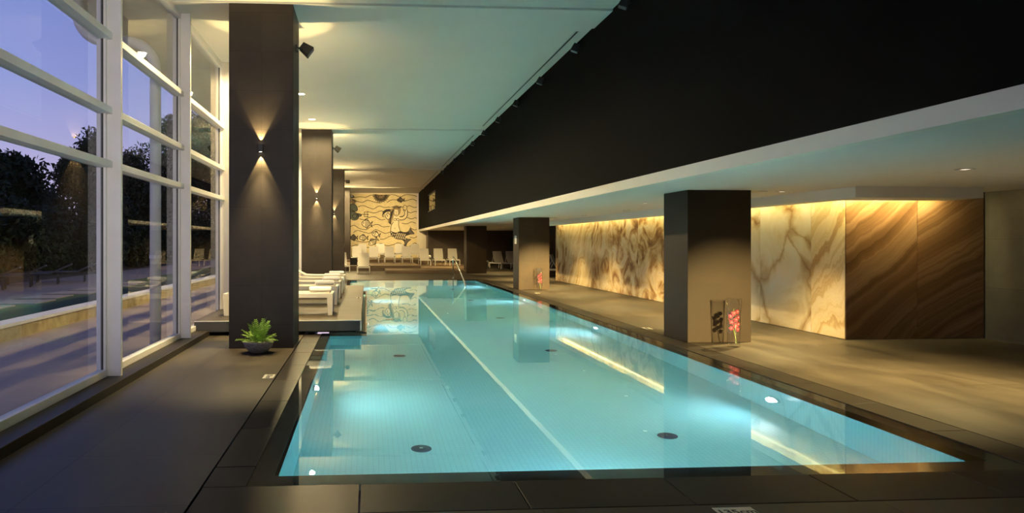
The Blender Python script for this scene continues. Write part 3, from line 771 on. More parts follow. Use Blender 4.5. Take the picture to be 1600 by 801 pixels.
# underwater lamps
def pool_lamp(x, y, z, dx, dy, label, power=None, tilt=-0.05, spread=165):
    rz = math.atan2(-dx, dy)                       # local +Y looks into the pool
    t = thing('pool_lamp', label, 'pool light', (x, y, z), rz)
    b = MB(); b.tube([(0, 0.0, 0), (0, 0.03, 0)], 0.12, 24); b.build('ring', M['chrome'], t)
    b = MB(); b.tube([(0, 0.03, 0), (0, 0.036, 0)], 0.09, 24); b.build('lens', M['lenspool'], t)
    l = bpy.data.lights.new('lamp', 'AREA'); l.shape = 'DISK'; l.size = 0.17; l.energy = power or P_POOL; l.color = (0.92, 0.98, 1.06)
    l.spread = R(spread)
    o = bpy.data.objects.new('lamp', l); COL.objects.link(o); o.parent = t; o.location = (0, 0.05, 0)
    o.rotation_euler = (R(83), 0, pi) if False else (R(-83), 0, 0)
    o.rotation_euler = Vector((0, 1, tilt)).to_track_quat('-Z', 'Y').to_euler()
    return t
pool_lamp(PR, 7.8, -0.8, -1, 0, 'bright round pool lamp in the walkway-side wall nearest the viewer', 25, 0.3, 175)
pool_lamp(PL, 8.6, -0.6, 1, 0, 'bright round pool lamp in the window-side wall of the pool', 25, 0.25, 175)
pool_lamp(1.9, PN, -0.7, 0, 1, 'added unseen fill lamp in the near end wall, below the water edge', 30, 0.1, 170)  # added lamp, never in view, lifts the water at the front
pool_lamp(PR, 14.0, -0.8, -1, 0, 'second pool lamp in the walkway-side wall', 24)
pool_lamp(PR, 20.5, -0.8, -1, 0, 'third pool lamp in the walkway-side wall', 24)
pool_lamp(PR, 27.0, -0.8, -1, 0, 'far pool lamp in the walkway-side wall by the handrail', 38)
pool_lamp(NX0, 15.0, -0.8, 1, 0, 'pool lamp under the near half of the raised deck', 20)
pool_lamp(NX0, 21.0, -0.8, 1, 0, 'pool lamp under the far half of the raised deck', 20)
pool_lamp(PL, 26.4, -0.8, 1, 0, 'pool lamp in the window-side wall beyond the raised deck')

# ------------------------------------------------------------------ pool fittings
def inlet(x, y, label):
    t = thing('floor_inlet', label, 'pool inlet', (x, y, zb))
    MB().lathe([(0.10, 0), (0.10, 0.012), (0.085, 0.025), (0.03, 0.03), (0.0, 0.03)], 24).build('cover', M['inlet'], t, smooth=True)
    MB().lathe([(0.022, 0.029), (0.02, 0.036), (0, 0.037)], 14).build('screw_cap', M['chrome'], t)
    return t

# handrail
t = thing('handrail', 'chrome handrail sloping down into the far end of the pool', 'handrail', (3.74, 30.9, 0))
rp_ = [(0, 0.0, 0.0), (0, 0.0, 0.88)]
for k in range(1, 10):
    a = k / 9 * R(112); rp_.append((0, -0.14 * (1 - cos(a)), 0.88 + 0.14 * sin(a)))
rp_ += [(-0.12, -4.6, 0.10), (-0.12, -4.85, -0.1), (-0.12, -4.9, -0.9)]
MB().tube(rp_, 0.024, 14).build('rail', M['chrome'], t, smooth=True)
MB().lathe([(0.06, 0), (0.06, 0.012), (0.03, 0.02)], 20).build('foot_flange', M['chrome'], t)

# depth plates
def plate(x, y, z, rz, label, text=None, w=0.24, d=0.13):
    t = thing('depth_plate', label, 'sign', (x, y, z), rz)
    MB().box(-w / 2, w / 2, -d / 2, d / 2, 0, 0.004).build('plate', M['sign'], t, bevel=0.001)
    if text:
        c = bpy.data.curves.new('lettering', 'FONT'); c.body = text; c.size = 0.088; c.align_x = 'CENTER'; c.align_y = 'CENTER'; c.extrude = 0.0006; c.offset = 0.0015
        c.materials.append(M['ink'])
        tmp = bpy.data.objects.new('lettering', c); COL.objects.link(tmp); bpy.context.view_layer.update()
        me = bpy.data.meshes.new_from_object(tmp.evaluated_get(bpy.context.evaluated_depsgraph_get()))
        bpy.data.objects.remove(tmp, do_unlink=True)
        o = bpy.data.objects.new('lettering', me); COL.objects.link(o); o.parent = t; o.location = (0, 0, 0.0046)
    return t
plate(2.19, 4.11, 0, 0, 'pale plate reading 135cm on the coping at the near end of the pool', '135cm', 0.24, 0.15)
plate(-1.16, 8.63, 0, R(-90), 'pale plate reading 135cm on the deck between the fern and the pool', '135cm', 0.24, 0.13)
plate(5.19, 12.97, 0, R(90), 'pale depth plate on the floor behind the near square column', '135cm', 0.24, 0.13)
plate(5.25, 25.2, 0, R(90), 'pale depth plate on the floor behind the second square column', '135cm', 0.24, 0.13)
plate(5.35, 22.2, 0, R(90), 'pale depth plate on the floor in front of the second square column', '135cm', 0.24, 0.13)
plate(-0.19, 17.43, 0.25, R(-90), 'pale depth plate on the edge of the raised deck', '135cm', 0.22, 0.10)

# notice on the second square column
t = thing('notice', 'white paper notice on the side of the second square column', 'notice', (RX0, RY[1] + 0.5, 1.68))
MB().box(-0.006, 0, -0.15, 0.15, -0.14, 0.14).build('sheet', M['paper'], t)
b = MB()
for k, L in enumerate((0.20, 0.11, 0.22, 0.22, 0.16)):
    b.box(-0.0075, -0.0062, -L / 2, L / 2, 0.09 - k * 0.045 - 0.006, 0.09 - k * 0.045 + 0.006)
b.build('print', M['greyink'], t)

# ------------------------------------------------------------------ loungers
def make_lounger(label, loc, rz, group, kind='slim'):
    t = thing('sun_lounger', label, 'lounger', loc, rz, group)
    if kind == 'slim':
        fr = MB(); z = 0.36
        for s in (-1, 1): fr.box(s * 0.31 - 0.02, s * 0.31 + 0.02, -0.95, 0.95, z - 0.06, z)
        fr.box(-0.29, 0.29, -0.95, -0.91, z - 0.06, z); fr.box(-0.29, 0.29, 0.91, 0.95, z - 0.06, z); fr.box(-0.29, 0.29, 0.1, 0.14, z - 0.06, z - 0.02)
        fr.build('frame', M['whitemetal'], t, bevel=0.004)
        for sx_ in (-1, 1):
            for yy in (-0.93, 0.90):
                b = MB(); b.box(sx_ * 0.31 - 0.022, sx_ * 0.31 + 0.022, yy - 0.022, yy + 0.022, 0, z - 0.06); b.build('leg', M['whitemetal'], t, bevel=0.003)
        ang = R(62); L = 0.74; hy = 0.16
        hz = z + 0.02
    else:
        fr = MB(); z = 0.406
        for s in (-1, 1): fr.box(s * 0.325 - 0.03, s * 0.325 + 0.03, -1.0, 1.0, z - 0.085, z)
        fr.box(-0.295, 0.295, -1.0, -0.94, z - 0.085, z); fr.box(-0.295, 0.295, 0.94, 1.0, z - 0.085, z); fr.box(-0.295, 0.295, 0.1, 0.15, z - 0.085, z - 0.03)
        fr.build('frame', M['whitemetal'], t, bevel=0.005)
        for sx_ in (-1, 1):
            for yy in (-0.945, 0.945):
                b = MB(); b.add([(sx_ * .325 - .03, yy - .055, z - .085), (sx_ * .325 + .03, yy - .055, z - .085), (sx_ * .325 + .03, yy + .055, z - .085), (sx_ * .325 - .03, yy + .055, z - .085),
                                 (sx_ * .325 - .028, yy - .045, 0), (sx_ * .325 + .028, yy - .045, 0), (sx_ * .325 + .028, yy + .035, 0), (sx_ * .325 - .028, yy + .035, 0)],
                                [(0, 1, 2, 3), (7, 6, 5, 4), (1, 0, 4, 5), (2, 1, 5, 6), (3, 2, 6, 7), (0, 3, 7, 4)])
                b.build('leg', M['whitemetal'], t, bevel=0.004)
        ang = R(30); L = 0.82; hy = 0.14; hz = z + 0.004
    # sling seat with a slight sag
    st = MB(); n = 10; W = 0.285
    vs = []
    for i in range(n + 1):
        y = -0.93 + (hy + 0.93) * i / n; sag = -0.018 * sin(pi * i / n)
        for zz in (0.012, -0.01):
            for s in (-1, 1): vs.append((s * W, y, hz + sag + zz))
    fs = []
    for i in range(n):
        a = i * 4; c = a + 4
        fs += [(a, a + 1, c + 1, c), (a + 3, a + 2, c + 2, c + 3), (a + 2, a, c, c + 2), (a + 1, a + 3, c + 3, c + 1)]
    fs += [(1, 0, 2, 3), (n * 4, n * 4 + 1, n * 4 + 3, n * 4 + 2)]
    st.add(vs, fs); st.build('seat', M['sling'], t)
    # backrest
    dy, dz = cos(ang), sin(ang)
    bk = MB(); vs = []; fs = []
    for i in range(n + 1):
        u = L * i / n; sag = 0.02 * sin(pi * i / n)
        ww = 0.30 - 0.02 * (i / n) ** 3
        for off in (0.013, -0.013):
            for s in (-1, 1): vs.append((s * ww, hy + u * dy - (off - sag) * dz * 1.0, hz + u * dz + (off - sag) * dy))
    for i in range(n):
        a = i * 4; c = a + 4
        fs += [(a, a + 1, c + 1, c), (a + 3, a + 2, c + 2, c + 3), (a + 2, a, c, c + 2), (a + 1, a + 3, c + 3, c + 1)]
    fs += [(1, 0, 2, 3), (n * 4, n * 4 + 1, n * 4 + 3, n * 4 + 2)]
    bk.add(vs, fs); back = bk.build('backrest', M['sling'], t)
    b = MB()
    for s in (-1, 1): b.beam((s * 0.27, hy + L * 0.62 * dy + 0.02, hz + L * 0.62 * dz - 0.02), (s * 0.27, hy + L * 0.62 * dy + 0.24, z - 0.03), 0.02, 0.02)
    b.build('back_support', M['whitemetal'], t)
    if kind == 'slim':
        for s in (-1, 1):
            b = MB(); b.box(s * 0.31 - 0.03, s * 0.31 + 0.03, hy - 0.05, hy + 0.03, z, z + 0.05); b.build('hinge', M['strapblack'], t, bevel=0.005)
    return t

# podium row (foot toward the pool)
order = ['first', 'second', 'third', 'fourth', 'fifth']
pod_y = [13.63, 15.83, 17.62, 19.36, 20.92]
p0 = None
for i, y in enumerate(pod_y):
    lab = 'white low lounger on the raised deck, %s one behind the nearest tall column' % order[i]
    loc = (-1.62, y, 0.25)
    if p0 is None: p0 = make_lounger(lab, loc, pi / 2, 'loungers on the raised deck', 'box')
    else: dup(p0, loc, pi / 2, lab)
# towels on them
def make_towel(label, loc, rz):
    t = thing('rolled_towel', label, 'towel', loc, rz, 'towels on the raised deck loungers')
    b = MB(); n = 20
    prof = []
    for k in range(n):
        a = 2 * pi * k / n
        ca, sa = cos(a), sin(a)
        prof.append((0.105 * math.copysign(abs(ca) ** 0.7, ca), 0.047 + 0.047 * math.copysign(abs(sa) ** 0.75, sa)))
    L = [(-0.20, 0.86), (-0.195, 0.97), (-0.1, 1.0), (0.0, 0.99), (0.1, 1.0), (0.195, 0.97), (0.20, 0.86)]
    vs = [(x, p[0] * s, 0.001 + p[1] * s) for x, s in L for p in prof]
    fs = [(i * n + k, i * n + (k + 1) % n, (i + 1) * n + (k + 1) % n, (i + 1) * n + k) for i in range(len(L) - 1) for k in range(n)]
    fs += [tuple(range(n - 1, -1, -1)), tuple((len(L) - 1) * n + k for k in range(n))]
    b.add(vs, fs); b.build('roll', M['towel'], t, smooth=False, bevel=0.004)
    f = MB(); pts = []
    for k in range(26):                       # spiral edge seen at both ends
        a = k * 0.5; r = 1 - k / 30
        pts.append((0, 0.082 * r * cos(a), 0.048 + 0.036 * r * sin(a)))
    for x in (-0.204, 0.204): MB().tube([(x, p[1], p[2]) for p in pts], 0.004, 5).build('rolled_edge', M['towel'], t)
    h = MB(); h.box(-0.198, 0.198, -0.108, -0.094, 0.03, 0.05); h.build('hem', M['towel'], t, bevel=0.004)
    return t
w0 = None
for i, y in enumerate(pod_y):
    lab = 'rolled white towel on the foot of the %s raised deck lounger' % order[i]
    loc = (-0.87 - 0.05 * (i % 2), y - 0.02, 0.25 + 0.42)
    if w0 is None: w0 = make_towel(lab, loc, R(4))
    else: dup(w0, loc, R(4 + 5 * (i % 3)), lab)

far = [
    ('slim', (-0.16, 36.9, 0), 0, 'white lounger standing alone on the floor in front of the wooden steps'),
    ('slim', (-1.33, 40.0 - 1.2, 0), R(8), 'white lounger on the floor at the foot of the third tall column'),
    ('slim', (-0.62, 45.7, 0.29), 0, 'leftmost front-row lounger on the wooden platform before the mural'),
    ('slim', (0.45, 45.7, 0.29), 0, 'second front-row lounger from the left on the platform before the mural'),
    ('slim', (1.46, 45.7, 0.29), 0, 'third front-row lounger from the left on the platform before the mural'),
    ('slim', (2.55, 45.7, 0.29), 0, 'rightmost front-row lounger on the platform before the mural'),
    ('slim', (3.66, 45.3, 0.148), 0, 'lounger on the low step just right of the mural platform'),
    ('slim', (4.57, 45.3, 0.148), 0, 'second lounger right of the mural platform, against the brown wall'),
    ('slim', (5.48, 45.3, 0.148), 0, 'third lounger right of the mural platform, behind the pool handrail'),
    ('slim', (-0.30, 49.7, 0.44), 0, 'leftmost back-row lounger right under the mural'),
    ('slim', (0.95, 49.7, 0.44), 0, 'second back-row lounger under the mural, below the small fish'),
    ('slim', (2.27, 49.7, 0.44), 0, 'third back-row lounger under the mural, below the tail'),
    ('slim', (3.36, 49.7, 0.44), 0, 'rightmost back-row lounger under the mural'),
    ('slim', (6.75, 44.6, 0), 0, 'lounger mostly hidden behind the far square column, its side showing'),
    ('slim', (7.75, 48.0, 0), 0, 'lounger half hidden just right of the far square column'),
    ('slim', (8.1, 43.2, 0), R(12), 'turned lounger in the far lounge left of the second square column'),
    ('slim', (8.85, 42.9, 0), R(12), 'lounger partly hidden behind the second square column edge'),
    ('slim', (8.95, 32.4, 0), R(62), 'lounger with black strap beyond the far end of the onyx wall'),
]
f0 = None
for kind, loc, rz, lab in far:
    if f0 is None: f0 = make_lounger(lab, loc, rz, 'loungers at the far end of the hall'); last = f0
    else: last = dup(f0, loc, rz, lab)
b = MB(); b.beam((-0.315, 0.62, 0.92), (-0.315, 0.10, 0.30), 0.012, 0.05, (1, 0, 0)); b.build('strap', M['strapblack'], last)

# black box beside the front lounger
t = thing('floor_speaker', 'black box on the platform beside the lone front lounger', 'box', (-0.74, 41.1, 0.29))
MB().box(-0.2, 0.2, -0.18, 0.18, 0, 0.42).build('body', M['black'], t, bevel=0.012)
MB().box(-0.18, 0.18, -0.19, -0.181, 0.03, 0.39).build('front', M['strapblack'], t, bevel=0.003)
# small white bowl on stand between loungers
t = thing('side_table', 'small round table with a white ball lamp between two loungers by the brown wall', 'table', (4.1, 46.6, 0.148))
MB().lathe([(0.16, 0.40), (0.16, 0.42), (0.0, 0.42)], 20).build('table_top', M['brown'], t)
MB().tube([(0, 0, 0), (0, 0, 0.4)], 0.02, 10).build('leg', M['black'], t)
MB().lathe([(0.14, 0), (0.14, 0.012), (0.0, 0.014)], 20).build('base', M['black'], t)
tg = thing('ball_lamp', 'small white ball on the little table between two far loungers', 'lamp', (4.1, 46.6, 0.57))
MB().lathe([(0.03, 0.0), (0.075, 0.02), (0.10, 0.08), (0.085, 0.14), (0.04, 0.175), (0.0, 0.18)], 20).build('shade', M['paper'], tg, smooth=True)
MB().lathe([(0.04, -0.002), (0.04, 0.006)], 16).build('foot', M['whitemetal'], tg)

# dark round shrub in the far lounge
random.seed(5)
t = thing('potted_shrub', 'dark round-headed potted shrub in the unlit far lounge', 'plant', (9.35, 44.6, 0))
MB().lathe([(0.16, 0), (0.22, 0.4), (0.2, 0.4), (0.19, 0.36)], 24).build('pot', M['black'], t)
MB().tube([(0, 0, 0.3), (0.02, 0, 0.8), (0, 0, 1.3)], 0.03, 8).build('stem', M['bark'], t)
crown_mb([(0, 0, 1.55, 0.36)], 1400, 0.06).build('crown', M['leafdark'], t)

# ------------------------------------------------------------------ vases with orchids
def make_vase(label, flabel, loc, vgroup):
    t = thing('glass_vase', label, 'vase', loc)
    MB().lathe([(0.0, 0.0), (0.088, 0.0), (0.094, 0.03), (0.106, 0.37), (0.118, 0.735), (0.112, 0.735), (0.100, 0.37), (0.086, 0.05), (0.0, 0.045)], 40).build('body', M['vase_glass'], t, smooth=True)
    MB().lathe([(0.111, 0.733), (0.1195, 0.733), (0.1195, 0.740), (0.111, 0.740)], 40, close=True).build('rim', M['vase_glass'], t)
    fl_ = thing('orchid_stem', flabel, 'flower', (loc[0], loc[1], loc[2] + 0.05))
    MB().tube([(0.045, 0, 0.0), (0.02, 0.0, 0.12), (-0.01, 0, 0.26), (-0.02, 0.01, 0.42), (0.01, 0.01, 0.53)], [0.006, 0.006, 0.005, 0.004, 0.003], 8).build('stem', M['stemgreen'], fl_, smooth=True)
    random.seed(11)
    spots_ = [(-0.05, -0.03, 0.24), (0.045, -0.03, 0.22), (-0.045, -0.03, 0.33), (0.05, -0.035, 0.30), (0.0, -0.06, 0.37), (-0.055, -0.02, 0.42), (0.055, -0.02, 0.40), (-0.02, -0.045, 0.47), (0.04, -0.03, 0.49), (-0.05, 0.03, 0.37), (0.05, 0.04, 0.35), (0.0, 0.05, 0.44), (0.0, -0.05, 0.28)]
    for k, p in enumerate(spots_):
        d = Vector((p[0] * 0.8, -0.09, 0.01)).normalized() if p[1] < 0 else Vector((p[0], p[1], 0)).normalized()
        x = d.cross(Vector((0, 0, 1))).normalized(); z = x.cross(d)
        c = Vector(p); m = MB()
        for j in range(5):
            a = j * 2 * pi / 5 + 0.3 * (k % 3); u = x * cos(a) + z * sin(a); v_ = d.cross(u)
            L = 0.040 if j % 2 else 0.044; W_ = 0.020
            q = [c, c + u * L * 0.5 - v_ * W_ + d * 0.006, c + u * L + d * 0.002, c + u * L * 0.5 + v_ * W_ + d * 0.006]
            q2 = [r - d * 0.002 for r in q]
            m.add(q + q2, [(0, 1, 2, 3), (7, 6, 5, 4), (0, 4, 5, 1), (1, 5, 6, 2), (2, 6, 7, 3), (3, 7, 4, 0)])
        f = m.build('blossom', M['orchid'], fl_)
        h = MB(); h.lathe([(0.009, -0.004), (0.007, 0.006), (0, 0.009)], 8, tuple(c + d * 0.008)); h.build('blossom_heart', M['orchid2'], f)
    return t, fl_
va, fa_ = make_vase('tall clear glass vase standing by the near square column', 'red orchid stem inside the vase by the near square column', (5.60, 10.62, 0), None)
vb = dup(va, (5.72, 23.45, 0), 0.4, 'tall clear glass vase standing by the second square column')
fb = dup(fa_, (5.72, 23.45, 0.05), 0.4, 'red orchid stem inside the vase by the second square column')

# ------------------------------------------------------------------ fern in a stone bowl
t = thing('stone_bowl', 'shallow dark stone planter bowl on the deck by the nearest tall column', 'planter', (-1.56, 10.48, 0))
MB().lathe([(0.0, 0.0), (0.08, 0.0), (0.14, 0.03), (0.19, 0.085), (0.215, 0.145), (0.218, 0.175), (0.203, 0.178), (0.198, 0.15), (0.0, 0.13)], 40).build('bowl', M['bowl'], t, smooth=True)
MB().lathe([(0.199, 0.125), (0.198, 0.152), (0.1, 0.160), (0.0, 0.162)], 30).build('soil', M['soil'], t, smooth=True)
fr_ = thing('potted_fern', 'bright green fern growing in the dark stone bowl', 'plant', (-1.56, 10.48, 0.15))
random.seed(3)
def frond(az, el, L, W):
    m = MB(); n = 12
    d = Vector((cos(az) * cos(el), sin(az) * cos(el), sin(el)))
    p = Vector((cos(az) * 0.04, sin(az) * 0.04, 0)); st = L / n
    pts = [p.copy()]
    for i in range(n):
        d = (d + Vector((0, 0, -0.05))).normalized(); p = p + d * st; pts.append(p.copy())
    m.tube(pts, [0.003 * (1 - i / (n + 2)) for i in range(n + 1)], 5)
    for i in range(2, n + 1):
        c = pts[i]; t_ = (pts[i] - pts[i - 1]).normalized()
        side = t_.cross(Vector((0, 0, 1))).normalized(); up = side.cross(t_)
        wl = W * (1.0 - ((i - 3) / n) ** 1.3 if i > 3 else 0.85) + 0.006
        for s in (-1, 1):
            ax = (side * s + t_ * 0.6 + up * random.uniform(-0.15, 0.25)).normalized()
            hw = st * 0.36
            q = [c - t_ * hw * 0.5]
            for k in range(1, 5):                # toothed upper edge
                f = k / 5; q.append(c + ax * wl * (f - 0.08) + t_ * hw * (0.55 - 0.3 * f)); q.append(c + ax * wl * f + t_ * hw * (1.5 - 1.0 * f))
            q.append(c + ax * wl - up * wl * 0.12)
            for k in range(4, 0, -1):
                f = k / 5; q.append(c + ax * wl * f - t_ * hw * (1.3 - 0.9 * f)); q.append(c + ax * wl * (f - 0.08) - t_ * hw * (0.5 - 0.3 * f))
            m.add(q, [tuple(range(len(q)))])
    return m
for k in range(36):
    az = k * 2.399 + random.uniform(-0.3, 0.3); el = R((26, 38, 52, 68, 83)[k % 5] + random.uniform(-7, 7))
    frond(az, el, random.uniform(0.22, 0.29) * (1.0 if el < R(60) else 1.2), random.uniform(0.06, 0.08)).build('frond', M['fern'], fr_)

# ------------------------------------------------------------------ mural of a mermaid
YM = YB - 0.03
mz = thing('mural', 'tall sand-coloured wall mural of a line-drawn mermaid among waves and fish', 'mural', (1.25, YM, 1.2))
ORX, ORZ = 1.25, 1.2
def muv(u, v):
    """wall metres from the drawing grid of the mural (grid runs 52..812 across, 95..801 down)"""
    return (-1.225 + (u - 52) * 4.954 / 760 - ORX, 5.143 - (v - 95) * 0.006505 - ORZ)
b = MB(); a0 = muv(50, 95); a1 = muv(812, 801)
b.box(a0[0], a1[0], -0.01, 0.03, 0.44 - ORZ, a0[1]); b.build('ground', M['mural'], mz)
def smooth_pts(pts, k=6, closed=False):
    if len(pts) < 3: return [Vector(p) for p in pts]
    P = [Vector((p[0], p[1])) for p in pts]; out = []
    n = len(P); rng = range(n if closed else n - 1)
    for i in rng:
        p0 = P[(i - 1) % n] if closed or i > 0 else P[0]; p1 = P[i]; p2 = P[(i + 1) % n]; p3 = P[(i + 2) % n] if closed or i + 2 < n else P[-1]
        for j in range(k):
            t = j / k
            out.append(0.5 * ((2 * p1) + (-p0 + p2) * t + (2 * p0 - 5 * p1 + 4 * p2 - p3) * t * t + (-p0 + 3 * p1 - 3 * p2 + p3) * t ** 3))
    out.append(P[0] if closed else P[-1])
    return out
LAYER = [0]
def stroke(m, pts, w, closed=False, k=6):
    """a painted line: thin raised ribbon"""
    P = smooth_pts(pts, k, closed)
    LAYER[0] = (LAYER[0] + 1) % 40
    y = -0.016 - LAYER[0] * 0.0001
    vs = []
    for i, p in enumerate(P):
        d = (P[min(i + 1, len(P) - 1)] - P[max(i - 1, 0)])
        if d.length < 1e-6: d = Vector((1, 0))
        d.normalize(); nn = Vector((-d.y, d.x)) * w / 2
        for q in (p + nn, p - nn):
            x, z = muv(q.x, q.y); vs += [(x, y, z), (x, -0.009, z)]
    fs = []
    for i in range(len(P) - 1):
        a = i * 4; c = a + 4
        fs += [(a, a + 2, c + 2, c), (a + 1, a, c, c + 1), (a + 2, a + 3, c + 3, c + 2)]
    m.add(vs, fs)
def fill(m, pts, y=-0.0125, closed=True, k=5):
    P = smooth_pts(pts, k, True)[:-1]; n = len(P)
    c = sum(P, Vector((0, 0))) / n
    vs = [(muv(p.x, p.y)[0], y, muv(p.x, p.y)[1]) for p in P] + [(muv(p.x, p.y)[0], -0.009, muv(p.x, p.y)[1]) for p in P]
    m.add(vs, [tuple(range(n)), ] + [(i, n + i, n + (i + 1) % n, (i + 1) % n) for i in range(n)])
wv = MB()
for row in ([(52, 120), (110, 130), (170, 125), (230, 130), (290, 105), (320, 118)], [(480, 125), (510, 100), (560, 102), (620, 125), (680, 100), (740, 100), (812, 118)],
            [(70, 150), (110, 170), (190, 188), (250, 165), (330, 185), (400, 195)], [(470, 190), (520, 160), (590, 160), (640, 172), (700, 165), (760, 150), (812, 172)],
            [(140, 240), (200, 225), (270, 250), (320, 262), (380, 230), (440, 245), (500, 240)], [(700, 235), (730, 225), (780, 245), (812, 238)],
            [(260, 295), (330, 308), (400, 285), (430, 290)], [(700, 290), (740, 305), (790, 290), (812, 296)],
            [(160, 375), (210, 385), (270, 360), (330, 352), (400, 385), (450, 380)], [(700, 360), (750, 375), (790, 362), (812, 370)],
            [(52, 465), (100, 450), (150, 480), (230, 498), (310, 450), (370, 440), (420, 465), (500, 460)], [(640, 425), (700, 430), (750, 410), (800, 425)],
            [(90, 530), (140, 508), (220, 530), (280, 538), (340, 498), (400, 520), (450, 540), (510, 525)], [(740, 480), (780, 500), (812, 495)],
            [(90, 610), (150, 632), (230, 640), (290, 625), (350, 600)], [(390, 605), (440, 605), (500, 575), (560, 570)], [(730, 580), (780, 592), (812, 575)],
            [(60, 690), (130, 672), (180, 690), (260, 700), (330, 690), (400, 655), (470, 680), (540, 670), (600, 648), (660, 670), (720, 690), (780, 650), (812, 660)]):
    stroke(wv, row, 6.5)
wv.build('wave_lines', M['line'], mz)
# spiny urchin at the top
um = MB(); uf = MB()
for k in range(34):
    a = pi * k / 33
    r0, r1 = (34 if k % 2 else 50), (86 if k % 3 else 96)
    stroke(um, [(402 + r0 * cos(a), 100 + r0 * sin(a)), (402 + (r0 + r1) / 2 * cos(a + 0.04), 100 + (r0 + r1) / 2 * sin(a + 0.04)), (402 + r1 * cos(a), 100 + r1 * sin(a))], 6, k=3)
for k in range(3): stroke(um, [(372 + 18 * k, 100), (380 + 18 * k, 122), (392 + 16 * k, 102)], 6)
fill(uf, [(402 + 58 * cos(pi * k / 10), 100 + 58 * sin(pi * k / 10)) for k in range(11)])
uo = um.build('spiny_urchin', M['line'], mz); uf.build('urchin_body', M['hairfill'], uo)
# merman with trident at the left edge
gm = MB(); gf = MB()
fill(gf, [(54, 215), (90, 205), (125, 230), (135, 275), (110, 290), (85, 285), (54, 290)])
fill(gf, [(54, 290), (95, 295), (135, 320), (150, 345), (140, 375), (105, 390), (70, 382), (54, 370)])
fill(gf, [(130, 315), (165, 320), (182, 335), (165, 350), (135, 352)])
gm_lines = [[(54, 215), (90, 205), (125, 230), (135, 275), (110, 290), (85, 285), (70, 270)], [(54, 292), (95, 295), (135, 320), (150, 345), (140, 375), (105, 390), (70, 382)], [(75, 345), (100, 320), (130, 335), (120, 365), (90, 365), (75, 345)], [(130, 315), (165, 320), (182, 335), (165, 350)], [(62, 100), (72, 115), (84, 102)], [(58, 130), (70, 125), (80, 135)]]
for l in gm_lines: stroke(gm, l, 8)
stroke(gm, [(180, 325), (262, 325)], 7); stroke(gm, [(213, 294), (213, 352)], 6)
for v in (298, 325, 350): stroke(gm, [(213, v), (255, v)], 6); stroke(gm, [(246, v - 9), (262, v), (246, v + 9)], 6, k=1)
go = gm.build('trident_figure', M['line'], mz); gf.build('figure_fill', M['greenfill'], go)
# fishes
def fish(cx, cy, L, H, ang, stripes, flip=1, dark=False):
    m = MB(); ca, sa = cos(ang), sin(ang)
    def T(x, y): return (cx + flip * (x * ca - y * sa), cy + (x * sa + y * ca))
    body = [T(-L / 2, 0), T(-L * .25, -H * .42), T(L * .1, -H * .42), T(L * .30, -H * .1), T(L * .30, H * .1), T(L * .1, H * .42), T(-L * .25, H * .42)]
    f = MB(); fill(f, body)
    stroke(m, body, 7, True)
    stroke(m, [T(L * .28, -H * .05), T(L * .42, -H * .22), T(L * .52, -H * .4), T(L * .46, 0), T(L * .52, H * .4), T(L * .42, H * .22), T(L * .28, H * .05)], 7)
    for k in range(3): stroke(m, [T(L * .36, (-.1 + .1 * k) * H), T(L * .48, (-.25 + .25 * k) * H)], 4)
    stroke(m, [T(-L * .25, -H * .42), T(-L * .05, -H * .68), T(L * .15, -H * .40)], 7); stroke(m, [T(-L * .1, H * .42), T(L * .02, H * .64), T(L * .15, H * .40)], 7)
    for k in range(3): stroke(m, [T(-L * .14 + k * L * .08, -H * .45), T(-L * .08 + k * L * .07, -H * .6)], 4)
    for k in range(stripes):
        x = -L * .14 + k * L * .42 / max(1, stripes)
        stroke(m, [T(x, -H * .36), T(x + L * .03, 0), T(x, H * .36)], 6)
    eye = T(-L * .31, -H * .08)
    stroke(m, [(eye[0] + 5 * cos(q), eye[1] + 5 * sin(q)) for q in (0, 1.57, 3.14, 4.71)], 5, True, 3)
    o = m.build('fish', M['line'], mz); f.build('fish_body', M['greyfill'] if dark else M['ochre'], o)
fish(243, 432, 118, 82, 0.08, 4)
fish(96, 590, 84, 58, 0.0, 3, 1, True)
fish(205, 590, 100, 58, 0.05, 3)
fish(346, 552, 96, 56, 0.25, 1, 1)
fish(315, 635, 120, 62, -0.6, 4)
fish(628, 160, 84, 46, 0.0, 1, 1, True)
